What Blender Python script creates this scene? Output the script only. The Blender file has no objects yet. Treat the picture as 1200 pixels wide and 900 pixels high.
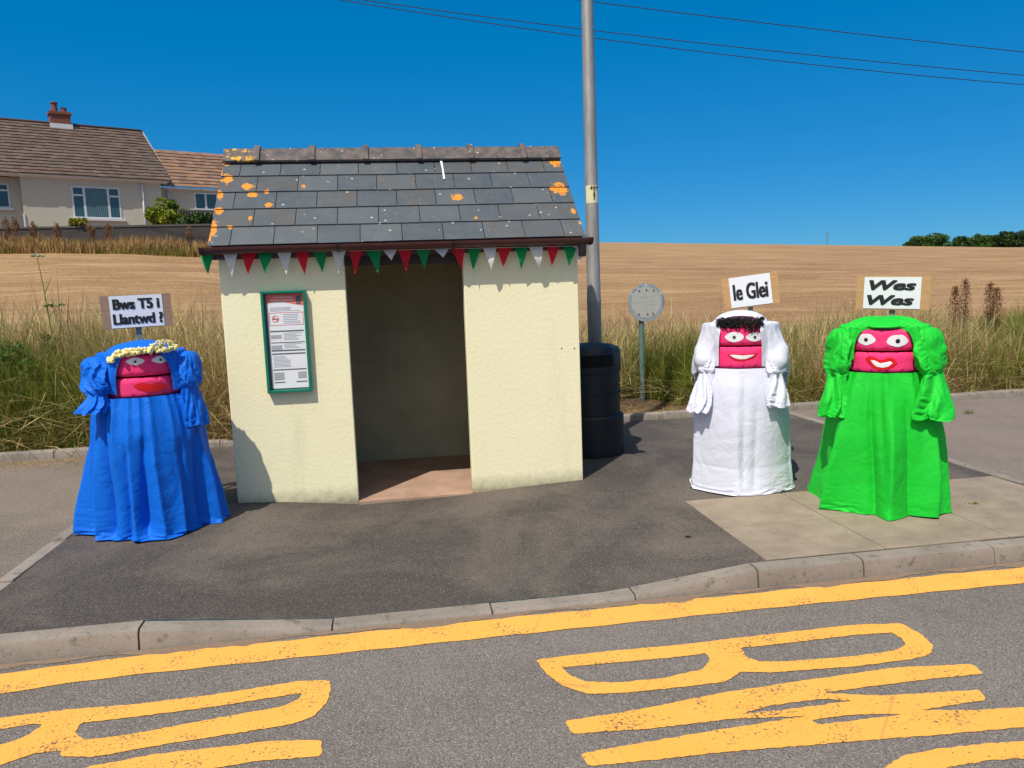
import bpy, bmesh, math, random
import numpy as np
from mathutils import Vector, Matrix
rng = np.random.default_rng(7); random.seed(7)
C = bpy.context.scene.collection
PI = math.pi

# ------------------------------------------------------------------ camera, sky, sun, exposure
# world frame: x along the road (right), y away from the road, origin at the shelter's front left corner
PITCH, ROLL, PSI, CX, CY, CZ = .1215, -.0367, .152, 1.375, -6.655, 1.70
def cam_axes():
    fw = np.array([0, math.cos(PITCH), -math.sin(PITCH)]); up = np.array([0, math.sin(PITCH), math.cos(PITCH)]); rt = np.array([1., 0, 0])
    c, s = math.cos(ROLL), math.sin(ROLL)
    M = np.array([c*rt+s*up, -s*rt+c*up, fw])
    c, s = math.cos(PSI), math.sin(PSI)
    Rz = np.array([[c, s, 0], [-s, c, 0], [0, 0, 1]])
    return (Rz @ M.T).T
AX = cam_axes(); CAM = np.array([CX, CY, CZ])
cam_d = bpy.data.cameras.new('camera'); cam = bpy.data.objects.new('camera', cam_d); C.objects.link(cam)
cam_d.sensor_width = 36; cam_d.lens = 27.0; cam_d.clip_end = 6000; cam_d.clip_start = .05
mw = Matrix.Identity(4)
for i in range(3):
    mw[i][0] = AX[0][i]; mw[i][1] = AX[1][i]; mw[i][2] = -AX[2][i]; mw[i][3] = CAM[i]
cam.matrix_world = mw
scn = bpy.context.scene; scn.camera = cam

SUN_DIR = np.array([.67, .91, -1.80]); SUN_DIR = SUN_DIR/np.linalg.norm(SUN_DIR)   # the way the light travels
world = bpy.data.worlds.new('World'); scn.world = world; world.use_nodes = True
nt = world.node_tree; nt.nodes.clear()
wo = nt.nodes.new('ShaderNodeOutputWorld'); bg = nt.nodes.new('ShaderNodeBackground'); sky = nt.nodes.new('ShaderNodeTexSky')
hs = nt.nodes.new('ShaderNodeHueSaturation')
sky.sky_type = 'NISHITA'; sky.sun_disc = False
sky.sun_elevation = math.asin(-SUN_DIR[2]); sky.sun_rotation = math.atan2(-SUN_DIR[0], -SUN_DIR[1])
sky.air_density = .8; sky.dust_density = .25; sky.ozone_density = 3.0; sky.altitude = 0
hs.inputs['Saturation'].default_value = 1.75; hs.inputs['Hue'].default_value = .497; hs.inputs['Value'].default_value = 1.75
bg.inputs['Strength'].default_value = .10
gm = nt.nodes.new('ShaderNodeGamma'); gm.inputs['Gamma'].default_value = .62
nt.links.new(sky.outputs[0], gm.inputs['Color']); vm = nt.nodes.new('ShaderNodeVectorMath'); vm.operation = 'MULTIPLY_ADD'; vm.inputs[1].default_value = (.26, .545, .92); vm.inputs[2].default_value = (-.13, .68, .87)
nt.links.new(hs.outputs[0], vm.inputs[0]); nt.links.new(gm.outputs[0], hs.inputs['Color']); # pale glow added round the unseen sun to lift and neutralise shadow fill
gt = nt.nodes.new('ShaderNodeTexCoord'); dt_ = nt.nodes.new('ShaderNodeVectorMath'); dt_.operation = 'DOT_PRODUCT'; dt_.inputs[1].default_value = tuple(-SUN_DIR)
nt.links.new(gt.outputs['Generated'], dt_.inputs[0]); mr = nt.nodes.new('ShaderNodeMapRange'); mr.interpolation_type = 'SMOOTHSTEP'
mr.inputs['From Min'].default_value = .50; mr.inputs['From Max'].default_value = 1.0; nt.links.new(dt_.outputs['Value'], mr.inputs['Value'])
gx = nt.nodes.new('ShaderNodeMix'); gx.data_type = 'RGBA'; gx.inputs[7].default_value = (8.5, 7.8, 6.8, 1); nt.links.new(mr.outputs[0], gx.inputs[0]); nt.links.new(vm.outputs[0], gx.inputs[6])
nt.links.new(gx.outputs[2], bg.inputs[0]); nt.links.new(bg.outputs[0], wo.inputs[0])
sl = bpy.data.lights.new('sun', 'SUN'); sl.energy = 4.4; sl.angle = math.radians(.5); sl.color = (1, .935, .82)
so = bpy.data.objects.new('sun', sl); C.objects.link(so); so.location = (0, 0, 30)
so.rotation_euler = Vector(SUN_DIR.tolist()).to_track_quat('-Z', 'Y').to_euler()
vs = scn.view_settings; vs.view_transform = 'Standard'; vs.look = 'None'; vs.gamma = 1; vs.use_curve_mapping = False; vs.exposure = 0.12
scn.render.resolution_x = 1024; scn.render.resolution_y = 768
scn.cycles.max_bounces = 6

# ------------------------------------------------------------------ helpers
def ray(px, py): return (px-600)/900*AX[0]-(py-450)/900*AX[1]+AX[2]
def on_z(px, py, z): d = ray(px, py); t = (z-CZ)/d[2]; return CAM+d*t
def on_y(px, py, y): d = ray(px, py); t = (y-CY)/d[1]; return CAM+d*t
def on_plane(px, py, p, n): d = ray(px, py); t = np.dot(np.array(p)-CAM, n)/np.dot(d, n); return CAM+d*t
def at_depth(px, py, D):
    d = ray(px, py); f = np.array([math.sin(PSI), math.cos(PSI), 0]); return CAM+d*(D/np.dot(d, f))

def tag(o, label=None, cat=None, group=None, kind=None):
    if label: o['label'] = label
    if cat: o['category'] = cat
    if group: o['group'] = group
    if kind: o['kind'] = kind
    return o
def empty(name, loc, rz=0, label=None, cat=None, group=None):
    o = bpy.data.objects.new(name, None); C.objects.link(o); o.location = tuple(float(v) for v in loc); o.rotation_euler = (0, 0, rz); o.empty_display_size = .2
    return tag(o, label, cat, group)

class MB:
    def __init__(s): s.v = []; s.f = []; s.n = 0
    def add(s, V, F):
        V = np.asarray(V, float).reshape(-1, 3); s.v.append(V); s.f += [tuple(int(i)+s.n for i in f) for f in F]; s.n += len(V); return s
    def box(s, a, b, M=None):
        x0, y0, z0 = a; x1, y1, z1 = b
        V = np.array([(x0,y0,z0),(x1,y0,z0),(x1,y1,z0),(x0,y1,z0),(x0,y0,z1),(x1,y0,z1),(x1,y1,z1),(x0,y1,z1)], float)
        if M is not None: V = V@np.array(M)[:3, :3].T+np.array(M)[:3, 3]
        return s.add(V, [(0,3,2,1),(4,5,6,7),(0,1,5,4),(1,2,6,5),(2,3,7,6),(3,0,4,7)])
    def tube(s, pts, r, n=10, caps=True):
        pts = [np.array(p, float) for p in pts]; rr = r if hasattr(r, '__len__') else [r]*len(pts)
        V = []; F = []
        for i, p in enumerate(pts):
            d = pts[min(i+1, len(pts)-1)]-pts[max(i-1, 0)]; d = d/(np.linalg.norm(d)+1e-9)
            u = np.cross(d, [0, 0, 1.]) if abs(d[2]) < .95 else np.cross(d, [0, 1., 0]); u /= np.linalg.norm(u); w = np.cross(d, u)
            for k in range(n): a = 2*PI*k/n; V.append(p+rr[i]*(math.cos(a)*u+math.sin(a)*w))
        for i in range(len(pts)-1):
            for k in range(n): a = i*n+k; b = i*n+(k+1) % n; F.append((a, a+n, b+n, b))
        if caps: F.append(tuple(range(n))); F.append(tuple((len(pts)-1)*n+k for k in reversed(range(n))))
        return s.add(V, F)
    def lathe(s, prof, n=48, c=(0, 0, 0), caps=True):
        V = []; F = []
        for r, z in prof:
            for k in range(n): a = 2*PI*k/n; V.append((c[0]+r*math.cos(a), c[1]+r*math.sin(a), c[2]+z))
        for i in range(len(prof)-1):
            for k in range(n): a = i*n+k; b = i*n+(k+1) % n; F.append((a, b, b+n, a+n))
        if caps: F.append(tuple(reversed(range(n)))); F.append(tuple((len(prof)-1)*n+k for k in range(n)))
        return s.add(V, F)
    def grid(s, P, closed=False):
        nv, nu = P.shape[:2]; F = []
        for i in range(nv-1):
            for j in range(nu if closed else nu-1):
                k = (j+1) % nu; F.append((i*nu+j, i*nu+k, (i+1)*nu+k, (i+1)*nu+j))
        return s.add(P.reshape(-1, 3), F)
    def build(s, name, mat, parent=None, smooth=False, bevel=0, seg=2, sharp=None):
        me = bpy.data.meshes.new(name); me.from_pydata(np.concatenate(s.v).tolist(), [], s.f)
        if bevel:
            bm = bmesh.new(); bm.from_mesh(me)
            bmesh.ops.bevel(bm, geom=[e for e in bm.edges if len(e.link_faces) == 2 and e.calc_face_angle(0) > .5], offset=bevel, segments=seg, affect='EDGES', profile=.5)
            bm.to_mesh(me); bm.free()
        if smooth: me.polygons.foreach_set('use_smooth', [True]*len(me.polygons))
        me.materials.append(mat); me.update()
        if smooth and sharp: me.set_sharp_from_angle(angle=sharp)
        o = bpy.data.objects.new(name, me); C.objects.link(o)
        if parent: o.parent = parent
        return o

def quads_mesh(name, V, F4, col, mat, parent=None, smooth=False):
    """fast numpy mesh of quads with a per-vertex colour"""
    me = bpy.data.meshes.new(name); nV, nF = len(V), len(F4)
    me.vertices.add(nV); me.vertices.foreach_set('co', V.astype(np.float32).ravel())
    me.loops.add(nF*4); me.loops.foreach_set('vertex_index', F4.astype(np.int32).ravel())
    me.polygons.add(nF); me.polygons.foreach_set('loop_start', np.arange(0, nF*4, 4, dtype=np.int32))
    if smooth: me.polygons.foreach_set('use_smooth', np.ones(nF, bool))
    me.update(calc_edges=True)
    if not smooth: me.shade_flat()
    if col is not None:
        a = me.color_attributes.new('col', 'FLOAT_COLOR', 'POINT'); c4 = np.ones((nV, 4), np.float32); c4[:, :3] = col; a.data.foreach_set('color', c4.ravel())
    me.materials.append(mat); o = bpy.data.objects.new(name, me); C.objects.link(o)
    if parent: o.parent = parent
    return o

# ---- materials
class NT:
    def __init__(s, name):
        s.m = bpy.data.materials.new(name); s.m.use_nodes = True; s.t = s.m.node_tree; s.b = s.t.nodes['Principled BSDF']
        s.tc = s.t.nodes.new('ShaderNodeTexCoord'); s.co = s.tc.outputs['Object']
    def n(s, typ, **k):
        x = s.t.nodes.new(typ)
        for a, v in k.items(): setattr(x, a, v)
        return x
    def l(s, a, b): s.t.links.new(a, b)
    def mapping(s, scale=(1, 1, 1), rot=(0, 0, 0), co=None):
        m = s.n('ShaderNodeMapping'); m.inputs['Scale'].default_value = scale; m.inputs['Rotation'].default_value = rot; s.l(co or s.co, m.inputs[0]); return m.outputs[0]
    def noise(s, scale, detail=4, rough=.55, co=None, dist=0):
        x = s.n('ShaderNodeTexNoise'); x.inputs['Scale'].default_value = scale; x.inputs['Detail'].default_value = detail; x.inputs['Roughness'].default_value = rough; x.inputs['Distortion'].default_value = dist
        s.l(co or s.co, x.inputs['Vector']); return x.outputs['Fac']
    def voro(s, scale, feature='F1', co=None, out='Distance'):
        x = s.n('ShaderNodeTexVoronoi', feature=feature); x.inputs['Scale'].default_value = scale; s.l(co or s.co, x.inputs['Vector']); return x.outputs[out]
    def ramp(s, fac, stops, interp='LINEAR'):
        r = s.n('ShaderNodeValToRGB'); cr = r.color_ramp; cr.interpolation = interp
        while len(cr.elements) < len(stops): cr.elements.new(.5)
        for e, (p, c) in zip(cr.elements, stops): e.position = p; e.color = (c if hasattr(c, '__len__') else (c, c, c))[:3]+(1,) if hasattr(c, '__len__') else (c, c, c, 1)
        s.l(fac, r.inputs[0]); return r.outputs[0]
    def mix(s, fac, a, b, typ='MIX'):
        m = s.n('ShaderNodeMix', data_type='RGBA', blend_type=typ)
        for sock, v in ((m.inputs[0], fac), (m.inputs[6], a), (m.inputs[7], b)):
            if hasattr(v, 'is_output'): s.l(v, sock)
            elif hasattr(v, '__len__'): sock.default_value = tuple(v)+(1,)
            else: sock.default_value = v
        return m.outputs[2]
    def math(s, op, a, b=0, clamp=False):
        m = s.n('ShaderNodeMath', operation=op, use_clamp=clamp)
        for sock, v in ((m.inputs[0], a), (m.inputs[1], b)):
            if hasattr(v, 'is_output'): s.l(v, sock)
            else: sock.default_value = v
        return m.outputs[0]
    def bump(s, h, strength=.3, dist=.01):
        b = s.n('ShaderNodeBump'); b.inputs['Strength'].default_value = strength; b.inputs['Distance'].default_value = dist; s.l(h, b.inputs['Height']); s.l(b.outputs[0], s.b.inputs['Normal']); return s
    def col(s, c):
        if hasattr(c, 'is_output'): s.l(c, s.b.inputs['Base Color'])
        else: s.b.inputs['Base Color'].default_value = tuple(c)+(1,)
        return s
    def p(s, rough=.6, metal=0, spec=None):
        s.b.inputs['Roughness'].default_value = rough; s.b.inputs['Metallic'].default_value = metal
        if spec is not None: s.b.inputs['Specular IOR Level'].default_value = spec
        return s

def m_plain(name, c, rough=.6, metal=0, var=.15, scale=8, bump=0, bscale=60):
    n = NT(name); f = n.noise(scale, 5)
    n.col(n.mix(f, tuple(x*(1-var) for x in c), tuple(min(1, x*(1+var)) for x in c))).p(rough, metal)
    if bump: n.bump(n.noise(bscale, 4), bump, .01)
    return n.m

def m_asphalt(name, c, chip, cscale, wear=None, bumpd=.006, spots=.0):
    n = NT(name)
    big = n.noise(.9, 5, .6); mid = n.noise(7, 5, .65); v = n.voro(cscale); vc = n.voro(cscale, out='Color')
    sep = n.n('ShaderNodeSeparateColor'); n.l(vc, sep.inputs[0])
    base = n.mix(n.ramp(big, [(.3, 0), (.7, 1)]), tuple(x*.82 for x in c), tuple(x*1.2 for x in c))
    base = n.mix(n.math('MULTIPLY', n.ramp(mid, [(.35, 0), (.75, 1)]), .4), base, tuple(x*1.5 for x in c))
    if wear: base = n.mix(n.math('MULTIPLY', n.ramp(n.noise(.7, 6, .65, dist=.4), [(.45, 0), (.62, 1)]), .8), base, wear)
    base = n.mix(n.ramp(sep.outputs[0], [(0, 0), (.72, .05), (1, chip[1])]), base, chip[0])
    base = n.mix(n.ramp(v, [(.0, 0), (.45, 0), (.8, .75)]), base, tuple(x*.45 for x in c))
    n.col(base).p(.85, 0, .3); n.bump(n.math('SUBTRACT', n.math('MULTIPLY', sep.outputs[1], .5), v), .8, bumpd); return n.m

M = {}
M['road'] = m_asphalt('road_asphalt', (.175, .152, .138), ((.36, .32, .295), .75), 125, bumpd=.006)
M['pave'] = m_asphalt('path_asphalt', (.066, .056, .051), ((.20, .175, .155), .7), 140, wear=(.17, .14, .118), bumpd=.003)
M['old'] = m_asphalt('old_path_surface', (.17, .14, .115), ((.33, .29, .25), .6), 120, wear=(.24, .19, .15), bumpd=.004)
def m_concrete(name, c, dirt=.35, scale=3):
    n = NT(name); f = n.noise(scale, 6, .62); g = n.noise(90, 4, .7)
    b = n.mix(n.ramp(f, [(.35, 0), (.68, 1)]), tuple(x*.68 for x in c), c)
    b = n.mix(n.math('MULTIPLY', n.ramp(g, [(.5, 0), (.72, 1)]), .6), b, tuple(x*.45 for x in c))
    b = n.mix(n.math('MULTIPLY', n.ramp(n.noise(14, 6, .7), [(.56, 0), (.66, 1)]), dirt), b, tuple(x*.35 for x in c))
    n.col(b).p(.88, 0, .3); n.bump(n.math('ADD', g, n.noise(25, 5)), .35, .006); return n.m
M['kerb'] = m_concrete('kerb_concrete', (.29, .25, .215), .75, 2.2)
M['slab'] = m_concrete('slab_concrete', (.33, .265, .205), .25)
M['floor'] = m_concrete('floor_concrete', (.46, .30, .22), .12)
def m_paint():
    n = NT('yellow_road_paint')
    g = n.noise(60, 5, .75); h = n.noise(5, 5, .6); k = n.math('ADD', n.math('MULTIPLY', g, .75), n.math('MULTIPLY', h, .3))
    y = n.mix(n.noise(3, 5), (.80, .36, .055), (.85, .43, .09)); y = n.mix(n.ramp(n.noise(130, 3, .7), [(.45, 0), (.8, .45)]), y, (.42, .22, .06))
    wear = n.ramp(k, [(.60, 0), (.62, 1)])
    crack = n.ramp(n.voro(3.2, 'DISTANCE_TO_EDGE', co=n.mapping((1, .25, 1))), [(0, 1), (.006, 0)])
    base = n.mix(n.math('MAXIMUM', wear, n.math('MULTIPLY', crack, .35)), y, (.085, .078, .075)); n.col(base).p(.7, 0, .3)
    n.bump(n.math('SUBTRACT', n.noise(120, 4, .8), wear), .5, .003); return n.m
M['paint'] = m_paint()
def m_render():
    n = NT('painted_render'); a = n.noise(28, 6, .62); b2 = n.noise(95, 4, .6); d = n.noise(1.3, 6, .6)
    c = n.mix(d, (.84, .775, .50), (.89, .83, .58)); c = n.mix(n.math('MULTIPLY', n.ramp(n.noise(9, 6, .7), [(.62, 0), (.75, 1)]), .3), c, (.55, .50, .30))
    sz = n.n('ShaderNodeSeparateXYZ'); n.l(n.co, sz.inputs[0])
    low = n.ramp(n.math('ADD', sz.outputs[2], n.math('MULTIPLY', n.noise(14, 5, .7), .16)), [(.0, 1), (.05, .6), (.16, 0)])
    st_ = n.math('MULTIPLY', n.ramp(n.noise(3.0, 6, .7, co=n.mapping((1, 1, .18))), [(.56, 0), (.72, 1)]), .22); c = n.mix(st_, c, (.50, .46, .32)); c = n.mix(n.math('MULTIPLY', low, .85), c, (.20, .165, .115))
    n.col(c).p(.8, 0, .25); n.bump(n.math('ADD', n.math('MULTIPLY', n.ramp(a, [(.4, 0), (.62, 1)]), 1.0), n.math('MULTIPLY', b2, .7)), .2, .004); return n.m
M['render'] = m_render()
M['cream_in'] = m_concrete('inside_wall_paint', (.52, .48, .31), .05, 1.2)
M['timber_dark'] = m_plain('dark_timber', (.035, .022, .02), .7)
M['fascia'] = m_plain('maroon_fascia', (.06, .014, .014), .45)
M['gutter'] = m_plain('brown_gutter_plastic', (.075, .022, .022), .38, var=.2)
M['bracket'] = m_plain('dark_gutter_bracket', (.02, .012, .014), .4)
M['black'] = m_plain('black_plastic', (.006, .007, .010), .55, bump=.1)
M['steel'] = None
def m_post():
    n = NT('grey_painted_steel'); f = n.noise(5, 6, .6, co=n.mapping((1, 1, .25)))
    c = n.mix(n.ramp(f, [(.35, 0), (.7, 1)]), (.20, .195, .19), (.36, .35, .34)); c = n.mix(n.math('MULTIPLY', n.ramp(n.noise(30, 5, .7, co=n.mapping((1, 1, .2))), [(.58, 0), (.7, 1)]), .5), c, (.16, .09, .05))
    n.col(c).p(.55, .35); n.bump(n.noise(60, 4), .1, .003); return n.m
M['steel'] = m_post()
M['label'] = m_plain('cream_label', (.72, .66, .42), .6, var=.08)
M['ink'] = m_plain('black_ink', (.008, .008, .009), .6, var=.1)
M['green_frame'] = m_plain('green_painted_metal', (.0, .17, .10), .35, var=.2)
M['paper'] = m_plain('white_paper', (.74, .75, .80), .6, var=.04, scale=20)
M['paper_grey'] = m_plain('grey_print', (.36, .37, .40), .6)
M['paper_dark'] = m_plain('dark_print', (.10, .11, .13), .6)
M['paper_red'] = m_plain('coral_print', (.80, .16, .13), .6)
M['paper_redline'] = m_plain('red_print', (.75, .12, .12), .6)
def m_flag(name, c):
    n = NT(name); n.col(n.mix(n.noise(40, 3), tuple(x*.88 for x in c), c)).p(.65, 0, .3)
    tr = n.n('ShaderNodeBsdfTranslucent'); tr.inputs[0].default_value = tuple(c)+(1,); mx = n.n('ShaderNodeMixShader'); mx.inputs[0].default_value = .3
    out = n.t.nodes['Material Output']; n.l(n.b.outputs[0], mx.inputs[1]); n.l(tr.outputs[0], mx.inputs[2]); n.l(mx.outputs[0], out.inputs[0]); return n.m
M['fr'] = m_flag('red_flag_cloth', (.72, .012, .03)); M['fg'] = m_flag('green_flag_cloth', (.0, .30, .09)); M['fw'] = m_flag('white_flag_cloth', (.80, .80, .82))

def m_slate():
    n = NT('lichened_roof_slate')
    at = n.n('ShaderNodeAttribute', attribute_name='col')
    sp = n.n('ShaderNodeSeparateColor'); n.l(at.outputs['Color'], sp.inputs[0])
    base = n.mix(sp.outputs[0], (.05, .066, .085), (.082, .097, .112))
    base = n.mix(n.math('MULTIPLY', n.ramp(n.noise(6, 6, .65), [(.4, 0), (.75, 1)]), .4), base, (.13, .135, .135))
    # brown algae on some slates
    algae = n.math('MULTIPLY', n.ramp(n.noise(9, 6, .65), [(.42, 0), (.62, 1)]), n.ramp(sp.outputs[1], [(.62, 0), (.72, 1)]))
    base = n.mix(n.math('MULTIPLY', algae, .6), base, (.095, .078, .062))
    # white lichen spots
    w = n.voro(9.5, co=n.mapping((1, 1, 1)))
    wn = n.math('ADD', w, n.math('MULTIPLY', n.noise(70, 3, .6), .13)); gate = n.ramp(n.noise(2.3, 3), [(.44, 0), (.48, 1)])
    base = n.mix(n.math('MULTIPLY', n.ramp(wn, [(.165, 1), (.18, 0)]), gate), base, (.36, .37, .34))
    w2 = n.math('ADD', n.voro(26), n.math('MULTIPLY', n.noise(110, 3), .18)); base = n.mix(n.math('MULTIPLY', n.ramp(w2, [(.17, 1), (.2, 0)]), n.math('MULTIPLY', n.ramp(n.noise(5, 3), [(.48, 0), (.56, .9)]), 1)), base, (.38, .37, .33))
    return n, base
def lichen_mask(n, spots):
    tot = None
    nz = n.noise(22, 5, .65, dist=.3)
    for (x, y, z, rx, rz) in spots:
        mp = n.n('ShaderNodeMapping', vector_type='TEXTURE'); mp.inputs['Location'].default_value = (x, y, z); mp.inputs['Scale'].default_value = (rx, .5, rz); n.l(n.co, mp.inputs[0])
        ln = n.n('ShaderNodeVectorMath', operation='LENGTH'); n.l(mp.outputs[0], ln.inputs[0])
        tot = ln.outputs['Value'] if tot is None else n.math('MINIMUM', tot, ln.outputs['Value'])
    return n.ramp(n.math('ADD', tot, n.math('MULTIPLY', n.math('SUBTRACT', nz, .5), 3.0)), [(.80, 1), (.98, 0)])

def m_wood(name, a, b, rot=(0, 0, 0)):
    n = NT(name); co = n.mapping((1.2, 8, 14), rot); f = n.noise(2.2, 5, .6, co=co, dist=1.2)
    kn = n.ramp(n.voro(6, co=n.mapping((1, 1, 2.2))), [(.05, 1), (.14, 0)])
    n.col(n.mix(n.math('MULTIPLY', kn, .8), n.mix(f, a, b), tuple(x*.35 for x in a))).p(.65); n.bump(f, .12, .003); return n.m
M['wood'] = m_wood('pale_pine', (.38, .20, .085), (.58, .35, .16))
M['wood_old'] = m_wood('weathered_pine', (.24, .14, .09), (.38, .25, .17))
M['stake'] = m_plain('grey_green_stake', (.16, .21, .19), .6)

def m_cloth(name, c, spec=.25):
    n = NT(name); n.col(n.mix(n.noise(7, 4), tuple(x*.93 for x in c), c)).p(.62, 0, spec)
    n.b.inputs['Sheen Weight'].default_value = .02
    cr = n.math('ADD', n.math('MULTIPLY', n.math('ABSOLUTE', n.math('SUBTRACT', n.noise(3.6, 3, .5, dist=1.1), .5)), 3.2), n.math('MULTIPLY', n.math('ABSOLUTE', n.math('SUBTRACT', n.noise(8, 2, .5, dist=.9, co=n.mapping((1.3, 1.3, .7))), .5)), 1.3)); wv = n.noise(420, 2)
    n.bump(n.math('ADD', cr, n.math('MULTIPLY', wv, .04)), .2, .03)
    tr = n.n('ShaderNodeBsdfTranslucent'); tr.inputs[0].default_value = tuple(c)+(1,); mx = n.n('ShaderNodeMixShader'); mx.inputs[0].default_value = .08
    out = n.t.nodes['Material Output']; n.l(n.b.outputs[0], mx.inputs[1]); n.l(tr.outputs[0], mx.inputs[2]); n.l(mx.outputs[0], out.inputs[0]); return n.m
M['blue'] = m_cloth('bright_blue_cotton', (.0, .145, .72))
M['white'] = m_cloth('white_cotton', (.70, .72, .85))
M['green'] = m_cloth('bright_green_cotton', (.010, .56, .035))
def m_tyre(name, c):
    n = NT(name); w = n.voro(16, co=n.mapping((1, 1, 1.6))); z = n.noise(35, 5, .6)
    sc = n.math('MULTIPLY', n.ramp(n.noise(11, 6, .75), [(.60, 0), (.66, 1)]), .55)
    n.col(n.mix(sc, n.mix(n.noise(5, 4), tuple(x*.85 for x in c), c), tuple(x*.3 for x in c))).p(.72, 0, .2)
    n.bump(n.math('ADD', n.ramp(w, [(.0, 0), (.12, 1)]), z), .25, .006); return n.m
M['pink'] = m_tyre('pink_painted_rubber', (.92, .045, .20))
M['pinkb'] = m_tyre('deep_pink_painted_rubber', (.85, .05, .20))
M['rubber'] = m_plain('black_rubber', (.012, .012, .013), .7, bump=.3, bscale=30)
M['eyewhite'] = m_plain('white_gloss_paint', (.78, .77, .80), .4, var=.04)
M['eyegrey'] = m_plain('grey_iris_paint', (.10, .10, .11), .4)
M['lipred'] = m_plain('red_gloss_paint', (.66, .004, .008), .35, var=.15, scale=20)
M['flower'] = m_plain('cream_yellow_petals', (.80, .72, .33), .8, var=.15, scale=60)
M['hair'] = m_plain('black_curly_hair', (.004, .004, .005), .85)

def m_attr(name, rough=.7, trans=.25, spec=.2):
    n = NT(name); at = n.n('ShaderNodeAttribute', attribute_name='col'); n.col(at.outputs['Color']).p(rough, 0, spec)
    if trans:
        tr = n.n('ShaderNodeBsdfTranslucent'); n.l(at.outputs['Color'], tr.inputs[0]); mx = n.n('ShaderNodeMixShader'); mx.inputs[0].default_value = trans
        out = n.t.nodes['Material Output']; n.l(n.b.outputs[0], mx.inputs[1]); n.l(tr.outputs[0], mx.inputs[2]); n.l(mx.outputs[0], out.inputs[0])
    return n.m
M['blade'] = m_attr('grass_blades', .6, .3); M['leaf'] = m_attr('leaves', .55, .25)

# ------------------------------------------------------------------ the ground
GX = np.array([-3, -1.2, 0, .35, 1, 2, 3, 4, 20.]); GZ = np.array([-.03, -.03, -.01, -.03, -.10, -.08, -.035, -.03, -.03])
KX = np.array([-60, -.07, .95, 2.6, 3.5, 60.]); KZ = np.array([-.05, -.05, -.145, -.145, -.05, -.05])
ROADZ = -.17
def sstep(t): t = np.clip(t, 0, 1); return t*t*(3-2*t)
def pave_z(x, y):
    k = np.interp(x, KX, KZ); g = np.interp(x, GX, GZ); t = sstep((np.asarray(y)+2.3)/2.2); return k*(1-t)+g*t
def land_z(x, y):
    x = np.asarray(x, float); y = np.asarray(y, float)
    xx = x-CX; yy = y-CY; c, s = math.cos(PSI), math.sin(PSI)
    Xc = xx*c-yy*s; d = np.maximum(xx*s+yy*c, 5); px = 600+900*Xc/d
    z0 = np.interp(px, [-200, 0, 250, 700, 1200], [.6, .58, .5, .33, .33])
    sl = np.interp(px, [-400, 100, 250, 450, 700, 1200, 2200], [.21, .20, .178, .11, .0923, .0598, .04])
    cc = np.interp(px, [0, 100, 250, 450, 700, 1200], [.001, .001, .0007, .0003, .000147, .000123])
    D = np.maximum(d-12, 0); D = np.minimum(D, 330)
    z = z0*sstep((y-2.95)/3.2)+sl*D-cc*D*D
    z = np.where(px < 300, np.minimum(z, 5.1), z)
    return z-.03
def wob(x, y): return .012*np.sin(x*2.3+y*1.1)+.02*np.sin(x*.9-y*1.7)+.008*np.sin(5.1*x+1.3)*np.sin(4.3*y)

def sheet(name, xs, ys, fz, mat, smooth=True):
    X, Y = np.meshgrid(xs, ys); P = np.stack([X, Y, fz(X, Y)], -1); o = MB().grid(P).build(name, mat, smooth=smooth); return tag(o, kind='structure')

def m_field():
    n = NT('cut_hay_field')
    st = n.noise(1.0, 8, .62, dist=.3, co=n.mapping((.11, .7, 1), (0, 0, math.radians(5)))); st2 = n.noise(1.0, 8, .75, dist=.4, co=n.mapping((.30, 1.7, 1), (0, 0, math.radians(-1)))); big = n.noise(.05, 5, .6); fine = n.noise(9, 6, .75)
    c = n.mix(n.ramp(st, [(.38, 0), (.62, 1)]), (.27, .155, .085), (.40, .26, .145))
    c = n.mix(n.math('MULTIPLY', n.ramp(st2, [(.45, 0), (.60, 1)]), .8), c, (.22, .115, .06))
    c = n.mix(n.math('MULTIPLY', n.ramp(big, [(.45, 0), (.7, 1)]), .35), c, (.36, .27, .12))
    c = n.mix(n.math('MULTIPLY', n.ramp(fine, [(.45, 0), (.72, 1)]), .4), c, (.56, .37, .20))
    # wheel tracks, paler, crossing the field at a slant
    sx = n.n('ShaderNodeSeparateXYZ'); n.l(n.co, sx.inputs[0])
    t = n.math('ADD', n.math('MULTIPLY', sx.outputs[0], .55), sx.outputs[1]); t = n.math('ADD', t, n.math('MULTIPLY', n.noise(.02, 2), 8))
    for off in (118., 121.):
        k = n.math('ABSOLUTE', n.math('SUBTRACT', t, off)); c = n.mix(n.math('MULTIPLY', n.ramp(n.math('MULTIPLY', k, .5), [(0, 1), (.6, 0)]), .55), c, (.55, .38, .20))
    sxyz = n.n('ShaderNodeSeparateXYZ'); n.l(n.co, sxyz.inputs[0])
    near = n.ramp(n.math('MULTIPLY', n.math('ADD', sxyz.outputs[1], n.math('MULTIPLY', n.noise(1.2, 4), 2.0)), .05), [(.33, 1), (.42, 0)])
    c = n.mix(near, c, n.mix(n.noise(6, 5, .7), (.085, .060, .035), (.19, .125, .08)))
    n.col(c).p(.95, 0, .1); n.bump(n.math('ADD', fine, n.math('MULTIPLY', st2, .6)), .9, .06); return n.m
ys = np.concatenate([np.linspace(2.93, 8, 60), np.geomspace(8.2, 60, 60), np.geomspace(62, 420, 50)])
xs = np.concatenate([-np.geomspace(300, 13, 40), np.linspace(-12, 16, 113), np.geomspace(17, 420, 45)])
def land_f(X, Y): return land_z(X, Y)+np.where(Y > 3.1, wob(X, Y)*.8, 0)
sheet('field', xs, ys, land_f, m_field())
sheet('ground', np.array([-900, 900.]), np.array([-900, -9.0]), lambda X, Y: X*0-.2, M['old'])
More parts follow.
